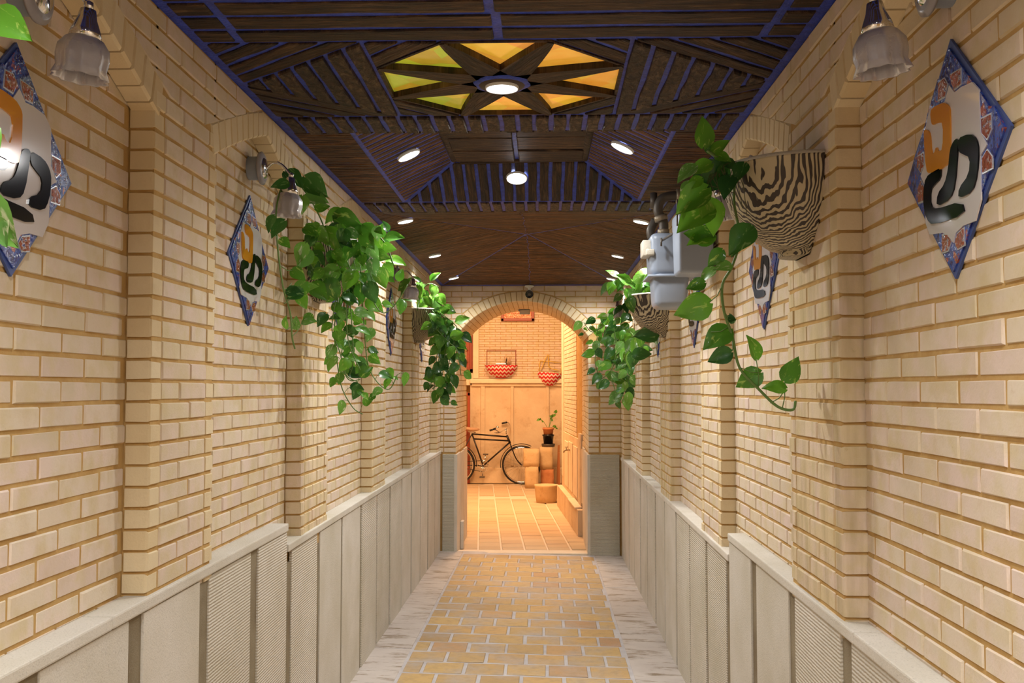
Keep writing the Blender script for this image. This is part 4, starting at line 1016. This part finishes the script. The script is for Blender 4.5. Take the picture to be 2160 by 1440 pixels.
# ------------------------------------------------------------------ cctv
cc = empty('security_camera', (-.147, YE - .05, ZC), 'small white bullet camera with black lens face above the arch', 'camera')
g = G(); g.lathe([(0, -.002), (.045, -.002), (.046, -.018), (.03, -.024), (.014, -.03), (.012, -.07)], 20); g.build('bracket', 'white', cc, True)
mx = Matrix.Translation((0, .0, -.085)) @ Matrix.Rotation(math.pi / 2 + .25, 4, 'X')
g = G(); g.lathe([(0, -.05), (.03, -.05), (.036, -.03), (.04, .04), (.041, .06)], 24, mx); g.build('housing', 'white', cc, True)
g = G(); g.lathe([(.041, .058), (.04, .065), (.036, .062), (0, .060)], 24, mx); g.build('lens_face', 'black', cc, True)
g = G(); g.lathe([(0, .0635), (.014, .0635), (.016, .061)], 16, mx); g.build('lens', 'pipe', cc, True)
sb = empty('soffit_box', (-.215, 11.35, 2.44), 'small grey box fixed under the crown of the arch', 'box')
g = G(); g.box((-.06, -.05, -.035), (.06, .05, .018), .006); g.box((-.075, -.055, .0), (-.06, .055, .02), .002); g.build('body', 'grey', sb)
g = G(); g.box((-.055, -.054, -.03), (.055, -.05, .01), .001); g.build('face_plate', 'silver', sb)

# ------------------------------------------------------------------ courtyard
ZG = -.14; YW = 18.0
g = G(); g.box((-3.2, YE + .04, ZG - .3), (2.5, YW, ZG - .012)); cf_ = g.build('floor_courtyard', 'cjoint'); tag(cf_, kind='structure')
pc = Pieces(cf_, 'paver', 'pavers')
rot = Matrix.Translation((0, 11.0, ZG)) @ Matrix.Rotation(.064, 4, 'Z')
FC = rot
for i in range(-9, 5):
    y = -1.2 + (.37 if i % 2 else 0) - .3
    while y < 8:
        a_, b_ = i * .246 + .03, (i + 1) * .246 + .03 - .022; y0, y1 = y, y + .245
        q0 = FC @ Vector((a_, y0, 0)); q1 = FC @ Vector((b_, y1, 0)); y += .252
        if q0.y < YE + .17 or q1.y > 17.84: continue
        if 15.35 < q0.y < 15.75 and -1.05 < q0.x < -.35: 
            pc.rect(FC, a_, b_, y0, y1, -.09, -.045, 'cpaver'); continue
        if q0.x < -2.4 or q1.x > 1.2: continue
        if q0.y < 11.6 and (q0.x < ACX - AHW - .2 or q1.x > ACX + AHW + .2): continue
        pc.rect(FC, a_, b_, y0 + .002, y1, -.04, R.uniform(-.003, .002), 'cpaver')
pc.build()
g = G(); g.box((ACX - AHW + .012, YE - .03, ZG - .15), (ACX + AHW - .012, YE + .17, ZG + .028), .006); sl_ = g.build('threshold', 'plaster2'); sl_.name = 'trim_2'; tag(sl_, kind='structure')
# back wall
Z1 = 1.73
FW = Matrix(((1, 0, 0, 0), (0, 0, -1, YW), (0, 1, 0, 0), (0, 0, 0, 1)))
g = G(); g.box((-1.26, YW + .008, ZG - .3), (1.2, YW + .3, 5.2)); g.box((-3.2, YW + .35, ZG - .3), (-1.2, YW + .6, 5.2))
wb = g.build('wall_courtyard', 'mortar'); tag(wb, kind='structure')
bk = Pieces(wb)
bh = .0445; bl = .196; k = 0; z = Z1
while z < 4.6:
    x = -1.17 - (bl / 2 if k % 2 else 0)
    while x < 1.1:
        a_, b_ = max(x, -1.17), min(x + bl - .007, 1.1); x += bl
        if b_ - a_ > .02: bk.rect(FW, a_, b_, z, z + bh - .007, -.03, 0)
    z += bh; k += 1
bk.build()
def cbox(name, mat, a_, b_, bev=.01, parent=None):
    g = G(); g.box(a_, b_, bev); return g.build(name, mat, parent)
cbox('corner_pier', 'plaster2', (-1.28, YW - .05, Z1), (-1.175, YW + .2, 5.0), .01, wb)
cbox('plaster_face', 'plaster', (-1.33, YW - .02, ZG), (1.2, YW + .05, Z1 - .06), .005, wb)
cbox('cornice', 'plaster2', (-1.33, YW - .10, Z1 - .085), (1.2, YW + .05, Z1 - .005), .015, wb)
cbox('cornice', 'plaster', (-1.30, YW - .06, Z1 - .14), (1.2, YW + .05, Z1 - .085), .01, wb)
for x0_, x1_ in ((-1.14, -1.06), (-.60, -.54), (.04, .10)): cbox('pilaster_strip', 'plaster', (x0_, YW - .05, .16), (x1_, YW, Z1 - .13), .015, wb)
cbox('plinth', 'plaster', (-1.9, YW - .16, ZG), (.5, YW + .05, .145), .02, wb)
# brick course left of the corner and side of the house on the left
cbox('ledge_block', 'plaster2', (-1.55, YW - .02, Z1 - .12), (-1.27, YW + .3, Z1 + .1), .01, wb)
# carved wooden window to the left
cw = empty('carved_window', (-1.45, YW + .1, 1.85), 'dark orange carved wooden window at upper left of the courtyard', 'window')
for a_, b_, mt, nm in (((-.35, 0, 0), (.17, .05, .06), 'wood', 'frame'), ((-.35, 0, .9), (.17, .05, .98), 'wood', 'frame'), ((.1, 0, 0), (.17, .05, .98), 'redwood', 'frame'), ((-.35, .04, 0), (.17, .06, .98), 'redwood', 'panel')):
    g = G(); g.box(a_, b_, .006); g.build(nm, mt, cw, uv=True)
for zz in (.12, .34, .56, .78):
    g = G(); pts = [(.02 + .045 * math.cos(t) * (1 - t / 9), -.0, zz + .05 + .07 * math.sin(t) * (1 - t / 9)) for t in [i * .35 for i in range(20)]]; g.tube(pts, .009, 6); g.build('scroll', 'wood', cw, True)
cb = empty('red_door', (-1.42, YW - .2, ZG), 'narrow red wooden door frame with a blue cloth behind the bicycle saddle', 'door')
g = G(); g.box((-.1, 0, 0), (-.05, .06, 1.62), .006); g.box((.055, 0, 0), (.1, .06, 1.62), .006); g.box((-.1, 0, 1.56), (.1, .06, 1.62), .006); g.build('frame', 'redwood', cb)
g = G(); g.box((-.06, .02, .95), (.03, .03, 1.56), .004); g.build('cloth', 'bluecloth', cb)
g = G(); g.box((-.06, .03, .0), (.06, .05, .95), .004); g.build('panel', 'redwood', cb)
# right side wall of the courtyard
A0 = Vector((.475, YI - .02)); A1 = Vector((.275, 14.6))
du = (A1 - A0); Lw = du.length; du.normalize(); nn = Vector((-du.y, du.x))   # nn points left
FS = Matrix(((du.x, 0, nn.x, A0.x), (du.y, 0, nn.y, A0.y), (0, 1, 0, 0), (0, 0, 0, 1)))
g = G()
for a_, b_, d0, d1, e0, e1 in ((0, Lw, -.3, -.008, ZG, 5.0),): g.prism([(a_, e0), (b_, e0), (b_, e1), (a_, e1)], d0, d1, FS)
ws = g.build('wall_courtyard_right', 'mortar'); tag(ws, kind='structure')
bk = Pieces(ws); z = .95; k = 0
while z < 4.2:
    x = 1.0 - (.1 if k % 2 else 0)
    while x < Lw - .25:
        a_, b_ = max(x, 1.0), min(x + .196, Lw - .25); x += .203
        if b_ - a_ > .03: bk.rect(FS, a_, b_, z, z + .0505, -.03, 0)
    bk.rect(FS, 0, .3, z, z + .0505, -.03, -.0)
    z += .0573; k += 1
bk.build()
def sbox(name, mat, a_, b_, z0, z1, d0, d1):
    g = G(); g.prism([(a_, z0), (b_, z0), (b_, z1), (a_, z1)], d0, d1, FS); return g.build(name, mat, ws)
sbox('corner_trim', 'plaster2', Lw - .25, Lw, .3, 4.8, -.02, .015); sbox('lower_panel', 'plaster', 0, Lw, ZG, .94, -.02, .012)
sbox('pier', 'plaster', .2, .5, ZG, 1.02, 0, .03)
for i in range(4): sbox('panel_board', 'plaster2', .1 + i * .62, .62 + i * .62, .22, .85 - .02 * (i % 2), .01, .022)
bn = empty('trim_3', (0, 0, 0), kind='structure')
g = G(); g.prism([(0, ZG), (Lw, ZG), (Lw, .155), (0, .155)], .01, .085, FS); g.build('bench_ledge', 'plaster', bn)
def tag_mesh(g, name, mat, label, cat, group=None, smooth=False):
    o = g.build(name, mat, None, smooth); return tag(o, label, cat, group)
g = G(); mx = FS @ Matrix.Translation((.75, .165, .05)) @ Matrix.Rotation(.12, 4, 'X'); g.box((-.6, -.008, -.03), (.35, .012, .055), .003, mx)
tag_mesh(g, 'stone_slab', 'plaster2', 'pale slab lying on the low ledge along the right courtyard wall', 'slab')
# pipe
g = G(); g.tube([(.335, 14.75, ZG), (.335, 14.75, 4.5)], .03, 12); tag_mesh(g, 'drain_pipe', 'plaster2', 'pale vertical pipe at the far corner of right courtyard wall', 'pipe', None, True)
g = G(); g.box((.42, 14.8, ZG), (2.4, 15.0, 5)); o = g.build('wall_courtyard_far_right', 'plaster'); tag(o, kind='structure')
g = G(); g.box((-3.3, YI, ZG), (-3.2, YW + .4, 4.2)); o = g.build('wall_courtyard_left', 'plaster'); tag(o, kind='structure')
g = G(); g.box((-3.3, YI - .2, ZG), (-1.25, YI, 4.2)); g.box((-1.3, YI - .3, ZC + .25), (1.1, YI, 4.2)); o = g.build('wall_courtyard_near', 'plaster'); tag(o, kind='structure')
# picture
pf = empty('picture_frame', (.46, YW, 2.75), 'wood framed copper relief picture high on the courtyard brick wall', 'picture')
pf.location = P(1092, 677, YW - .02)
g = G()
for a_, b_ in (((-.30, -.03, 0), (.30, .015, .05)), ((-.30, -.03, .36), (.30, .015, .41)), ((-.30, -.03, 0), (-.25, .015, .41)), ((.25, -.03, 0), (.30, .015, .41))): g.box(a_, b_, .006)
g.build('frame', 'redwood', pf)
g = G(); g.box((-.25, -.012, .05), (.25, .0, .36), .002); g.build('relief', 'copper', pf)
# chevron baskets
def basket(px, py, wpx, label, wire, top):
    p0 = P(px, py, YW - .03); wd = wpx / 116.7 / 2
    o = empty('wall_basket', p0, label, 'basket')
    g = G(); g.lathe([(0, -.235), (wd * .35, -.225), (wd * .7, -.16), (wd * .95, -.06), (wd, 0), (wd * .96, 0)], 24, None, math.pi, 2 * math.pi); g.build('cloth_liner', 'chev', o, True)
    g = G(); W_ = wd * .88
    for a_, b_ in (((-W_, 0, -.02), (-W_, 0, top)), ((W_, 0, -.02), (W_, 0, top)), ((-W_, 0, top), (W_, 0, top)), ((-W_, 0, 0), (W_, 0, 0))): g.tube([a_, b_], .006, 6)
    g.build('wire_frame', wire, o, True)
    return o
b1 = basket(1057.5, 770, 69, 'red and white chevron basket with dark wire frame, left on courtyard wall', 'redwood', .27)
g = G(); g.box((-.1, -.12, .005), (.09, -.05, .03), .006); g.build('folded_cloth', 'silver', b1)
b2 = basket(1160, 786, 52, 'red and white chevron basket with yellow wire, right on courtyard wall', 'yellow', .2)
b2.rotation_euler = (0, .1, 0)
g = G(); g.tube(smooth_path([(-.17, -.02, .02), (-.1, -.02, .25), (-.06, -.02, .31), (-.02, -.02, .1), (.15, -.02, .06)], 5), .007, 6); g.build('handle', 'yellow', b2, True)
g = G(); rr = random.Random(3)
for i in range(9): a_ = Vector((.1 + rr.uniform(-.03, .08), -.06, .0)); g.tube([a_, a_ + Vector((rr.uniform(-.05, .05), 0, .08 + rr.random() * .09))], .009, 5)
g.build('dried_flowers', 'saddle', b1, True)

# bicycle
YBk = 17.66
def B(x, y, dy=0): return P(970 + x / 7.2, 860 + y / 7.2, YBk + dy)
bc = empty('bicycle', (P(1060, 1020, YBk).x, YBk, ZG), 'old black roadster bicycle leaning along the courtyard wall', 'bicycle'); OB = Vector(bc.location)
def bt(name, mat, *tubes, rad=.014):
    g = G()
    for t in tubes:
        r_ = rad
        if isinstance(t, tuple) and isinstance(t[0], (int, float)): r_, t = t[0], t[1]
        g.tube(t, r_, 8)
    rel(g, OB); return g.build(name, mat, bc, True)
RW = .345
for nm, (hx, hy) in (('front', (935, 868)), ('rear', (-62, 868))):
    cpt = B(hx, hy); cpt.z = ZG + RW
    mx = Matrix.Translation(cpt - OB) @ Matrix.Rotation(math.pi / 2, 4, 'X')
    g = G(); g.lathe([(RW - .036 + .018 * math.cos(t) + .018, .018 * math.sin(t)) for t in [i * math.pi / 4 for i in range(9)]], 48, mx); ty = g.build('wheel', 'black', bc, True); ty['label'] = nm + ' wheel'
    g = G(); g.lathe([(RW - .05, -.013), (RW - .035, -.015), (RW - .033, .015), (RW - .05, .013), (RW - .05, -.013)], 48, mx); g.build('rim', 'chrome', ty, True)
    g = G()
    for i in range(28):
        t = 2 * math.pi * i / 28; e_ = .02 if i % 2 else -.02
        g.tube([mx @ Vector((.02 * math.cos(t + e_ * 30), .02 * math.sin(t + e_ * 30), e_)), mx @ Vector(((RW - .045) * math.cos(t), (RW - .045) * math.sin(t), 0))], .0013, 4)
    g.build('spokes', 'chrome', ty)
    g = G(); g.tube([mx @ Vector((0, 0, -.045)), mx @ Vector((0, 0, .045))], .02, 10); g.build('hub', 'chrome', ty, True)
    a0_, a1_ = (math.radians(62), math.radians(188)) if nm == 'front' else (math.radians(-5), math.radians(150))
    g = G(); m2 = Matrix.Translation(cpt - OB)
    pr = []
    for k in range(25):
        t = a0_ + (a1_ - a0_) * k / 24
        for dy_, rr_ in ((-.03, .02), (-.018, .032), (.018, .032), (.03, .02)): pr.append(m2 @ Vector(((RW + rr_) * math.cos(t), dy_, (RW + rr_) * math.sin(t))))
    g.add(pr, [(k * 4 + j, k * 4 + j + 1, (k + 1) * 4 + j + 1, (k + 1) * 4 + j) for k in range(24) for j in range(3)]); g.build('mudguard', 'blackm', bc, True)
BBk = B(355, 880); ST = B(185, 395); HT = B(712, 415); HB = B(762, 535); FH = B(935, 868); RH = B(-62, 868); FH.z = RH.z = ZG + RW
bt('frame', 'blackm', [ST, BBk], [ST, B(712, 438)], [B(205, 470), B(745, 500)], [B(755, 525), BBk], (.02, [HT, HB]), (.009, [BBk, RH]), (.009, [ST, RH]), (.006, [BBk + Vector((0, .05, 0)), RH + Vector((0, .05, 0))]))
for dy in (-.05, .05): bt('fork', 'blackm', smooth_path([HB + Vector((0, dy * .6, 0)), B(800, 640, dy), B(860, 780, dy), FH + Vector((0, dy, 0))], 5), rad=.011)
bt('handlebar', 'chrome', smooth_path([B(520, 378, -.25), B(600, 372, -.2), B(680, 330, -.03), B(705, 318, 0), B(760, 275, .15), B(740, 225, .25), B(690, 222, .27)], 5), [B(705, 400), B(700, 310)], smooth_path([B(450, 342, -.3), B(510, 330, -.27), B(560, 345, -.25), B(600, 372, -.2)], 4), rad=.011)
bt('grip', 'black', [B(452, 345, -.3), B(545, 312, -.27)], rad=.016); bt('grip', 'black', [B(638, 236, .27), B(715, 218, .25)], rad=.016)
g = G(); g.lathe([(0, .03), (.02, .025), (.032, .005), (.03, 0)], 16, Matrix.Translation(B(570, 300, -.26))); rel(g, OB).build('bell', 'chrome', bc, True)
g = G(); bm = bmesh.new(); bmesh.ops.create_uvsphere(bm, u_segments=16, v_segments=10, radius=1)
for v_ in bm.verts: v_.co = Vector((v_.co.x * .16, v_.co.y * (.09 - .06 * (v_.co.x + 1) / 2), v_.co.z * .035 + .03 * max(0, -v_.co.x)))
g.bm(bm, Matrix.Translation(B(165, 325))); rel(g, OB).build('saddle', 'saddle', bc, True)
bt('seat_post', 'chrome', [ST, B(170, 350)], [B(120, 360), B(240, 372)], rad=.01)
mx = Matrix.Translation(BBk - OB + Vector((0, -.04, 0))) @ Matrix.Rotation(math.pi / 2, 4, 'X')
g = G(); g.lathe([(.095, -.003), (.103, -.003), (.103, .003), (.095, .003), (.095, -.003)], 40, mx); g.lathe([(.02, -.004), (.032, 0), (.02, .004)], 16, mx)
for i in range(5): t = 2 * math.pi * i / 5 + .3; g.tube([mx @ Vector((.02 * math.cos(t), .02 * math.sin(t), 0)), mx @ Vector((.098 * math.cos(t), .098 * math.sin(t), 0))], .006, 6)
g.build('chainring', 'chrome', bc, True)
bt('chain', 'blackm', [BBk + Vector((0, -.04, .1)), RH + Vector((0, -.04, .035))], [BBk + Vector((0, -.04, -.1)), RH + Vector((0, -.04, -.035))], rad=.005)
bt('crank', 'chrome', [BBk + Vector((0, -.06, 0)), B(345, 1030, -.06)], [BBk + Vector((0, .06, 0)), B(390, 720, .06)], rad=.009)
g = G(); g.box((-.045, -.1, -.01), (.045, -.0, .012), .004, Matrix.Translation(B(342, 1045, -.06))); rel(g, OB).build('pedal', 'pipe', bc)
g = G(); g.box((-.045, 0, -.01), (.045, .1, .012), .004, Matrix.Translation(B(390, 708, .06))); rel(g, OB).build('pedal', 'pipe', bc)
# stone blocks
def block(px0, px1, py0, py1, Y, dep, label, mat='sandst', taper=0, zb=None):
    a_ = P(px0, py1, Y); b_ = P(px1, py0, Y); z0 = zb if zb is not None else a_.z
    bm = bmesh.new(); bmesh.ops.create_cube(bm, size=1); rr = random.Random(px0)
    bmesh.ops.subdivide_edges(bm, edges=bm.edges[:], cuts=3, use_grid_fill=True)
    for v_ in bm.verts:
        s_ = 1 - taper * (v_.co.z + .5)
        ln = max(abs(v_.co.x), abs(v_.co.y), abs(v_.co.z)); r_ = v_.co.length
        f = 1 - max(0, (r_ - .62)) * .22
        v_.co = Vector(((a_.x + b_.x) / 2 + v_.co.x * f * s_ * (b_.x - a_.x), Y + dep / 2 + v_.co.y * f * dep, z0 + (v_.co.z + .5) * (b_.z - z0))) + Vector((rr.uniform(-1, 1), rr.uniform(-1, 1), 0)) * .006
    g = G(); g.bm(bm); O_ = Vector(((a_.x + b_.x) / 2, Y + dep / 2, z0)); rel(g, O_)
    o = g.build('stone_block', mat, None, True); o.location = O_; return tag(o, label, 'stone', 'squared sandstone blocks stacked in the courtyard'), b_.z
_, zt = block(1107.5, 1136, 984, 1028, 17.0, .26, 'lower sandstone block under the hollowed one in front of the front wheel', 'sandst', .0, ZG)
block(1104, 1138, 947, 984, 17.0, .28, 'hollowed upper sandstone block hiding the front wheel', 'sandst', -.0, zt)
_, zt = block(1141, 1168, 990, 1018, 17.3, .24, 'reddish lower sandstone block under the plant pot stack', 'terra', .0, ZG)
_, ztb = block(1139, 1166, 943, 990, 17.3, .24, 'upper sandstone block carrying the potted plant', 'sandst', .0, zt)
# pot plant
pb = P(1156.5, 938, 17.45)
pt = empty('potted_plant', (pb.x, 17.42, ztb), 'small straggly plant in terracotta and black pots on the stone stack', 'plant')
g = G(); g.lathe([(0, 0), (.11, 0), (.12, .05), (.115, .055), (.10, .02), (0, .02)], 20); g.build('saucer', 'pipe', pt, True)
g = G(); g.lathe([(0, .02), (.075, .02), (.095, .19), (.105, .19), (.105, .215), (.09, .215)], 20); g.build('pot', 'black', pt, True)
g = G(); g.lathe([(0, .19), (.075, .19), (.09, .30), (.1, .30), (.1, .335), (.085, .335), (.08, .31), (0, .31)], 20); g.build('inner_pot', 'terra', pt, True)
rr = random.Random(21)
for i in range(5):
    t = rr.uniform(0, 6.28); e_ = Vector((math.cos(t) * .16, math.sin(t) * .1, .42 + rr.uniform(-.12, .2))); pts = smooth_path([Vector((0, 0, .31)), e_ * .6 + Vector((0, 0, .16)), e_], 4)
    g = G(); g.tube(pts, .004, 5); v = g.build('stem', 'stem', pt, True)
    for q in pts[4::2]: put_leaf(v, q, Vector((rr.uniform(-1, 1), rr.uniform(-1, 0), rr.uniform(-.4, .8))), Vector((0, -1, .3)), rr.uniform(.04, .07), rr.choice((0, 4, 3)))
# round clay trough
tb = P(1154, 1059, 15.0)
g = G(); g.lathe([(0, 0), (.15, 0), (.165, .1), (.175, .235), (.18, .26), (.165, .262), (.155, .24), (0, .235)], 28, Matrix.Diagonal((1, 1, 1, 1)))
o = g.build('clay_tub', 'terra', None, True); o.location = (tb.x - .01, 14.98, ZG); o.active_material = M['sandst']; tag(o, 'low round clay tub on the courtyard paving by the ledge', 'tub')
g = G(); g.box((.0, 0, 0), (.16, .3, .18), .01); o = g.build('step_block', 'plaster2'); o.location = (P(1172, 1010, 15.4).x, 15.4, ZG); tag(o, 'pale step block behind the clay tub', 'block')
# loose timber in the corner
for i, (px, w_, lean) in enumerate([(1175, .035, .03), (1180, .03, -.01), (1185, .03, .02)]):
    q = P(px, 1008, 16.2); g = G(); g.prism([(-w_ / 2, 0), (w_ / 2, 0), (w_ / 2 + lean, .78 - .12 * i), (-w_ / 2 + lean, .78 - .12 * i)], 0, .03, Matrix(((1, 0, 0, 0), (0, 0, -1, 0), (0, 1, 0, 0), (0, 0, 0, 1))))
    o = g.build('timber', 'wood', uv=True); o.location = (q.x, 16.2 - .06 * i, ZG); tag(o, ['longest timber offcut leaning in the corner behind the pot plant', 'middle timber offcut leaning behind the pot plant', 'shortest timber offcut beside the white corner pipe'][i], 'timber', 'timber offcuts')
g = G(); g.box((-.02, 0, 0), (.012, .12, .29), .004); o = g.build('stone_slab', 'stone'); o.location = (ACX - AHW + .035, 10.62, ZG); tag(o, 'small upright stone slab at foot of the left arch jamb', 'slab')
# tap on the right wall
tp = empty('water_tap', (.335, 13.2, .73), 'small pipe and tap on the right courtyard wall under brickwork', 'tap')
g = G(); g.tube([(.04, .3, -.02), (.0, 0, .02), (-.06, -.1, .02), (-.08, -.1, -.01)], .011, 8); g.build('spout', 'fit', tp, True)
g = G(); g.tube([(-.04, -.07, .02), (-.04, -.07, .06)], .007, 6); g.tube([(-.06, -.07, .06), (-.02, -.07, .06)], .006, 6); g.build('handle', 'fit', tp, True)
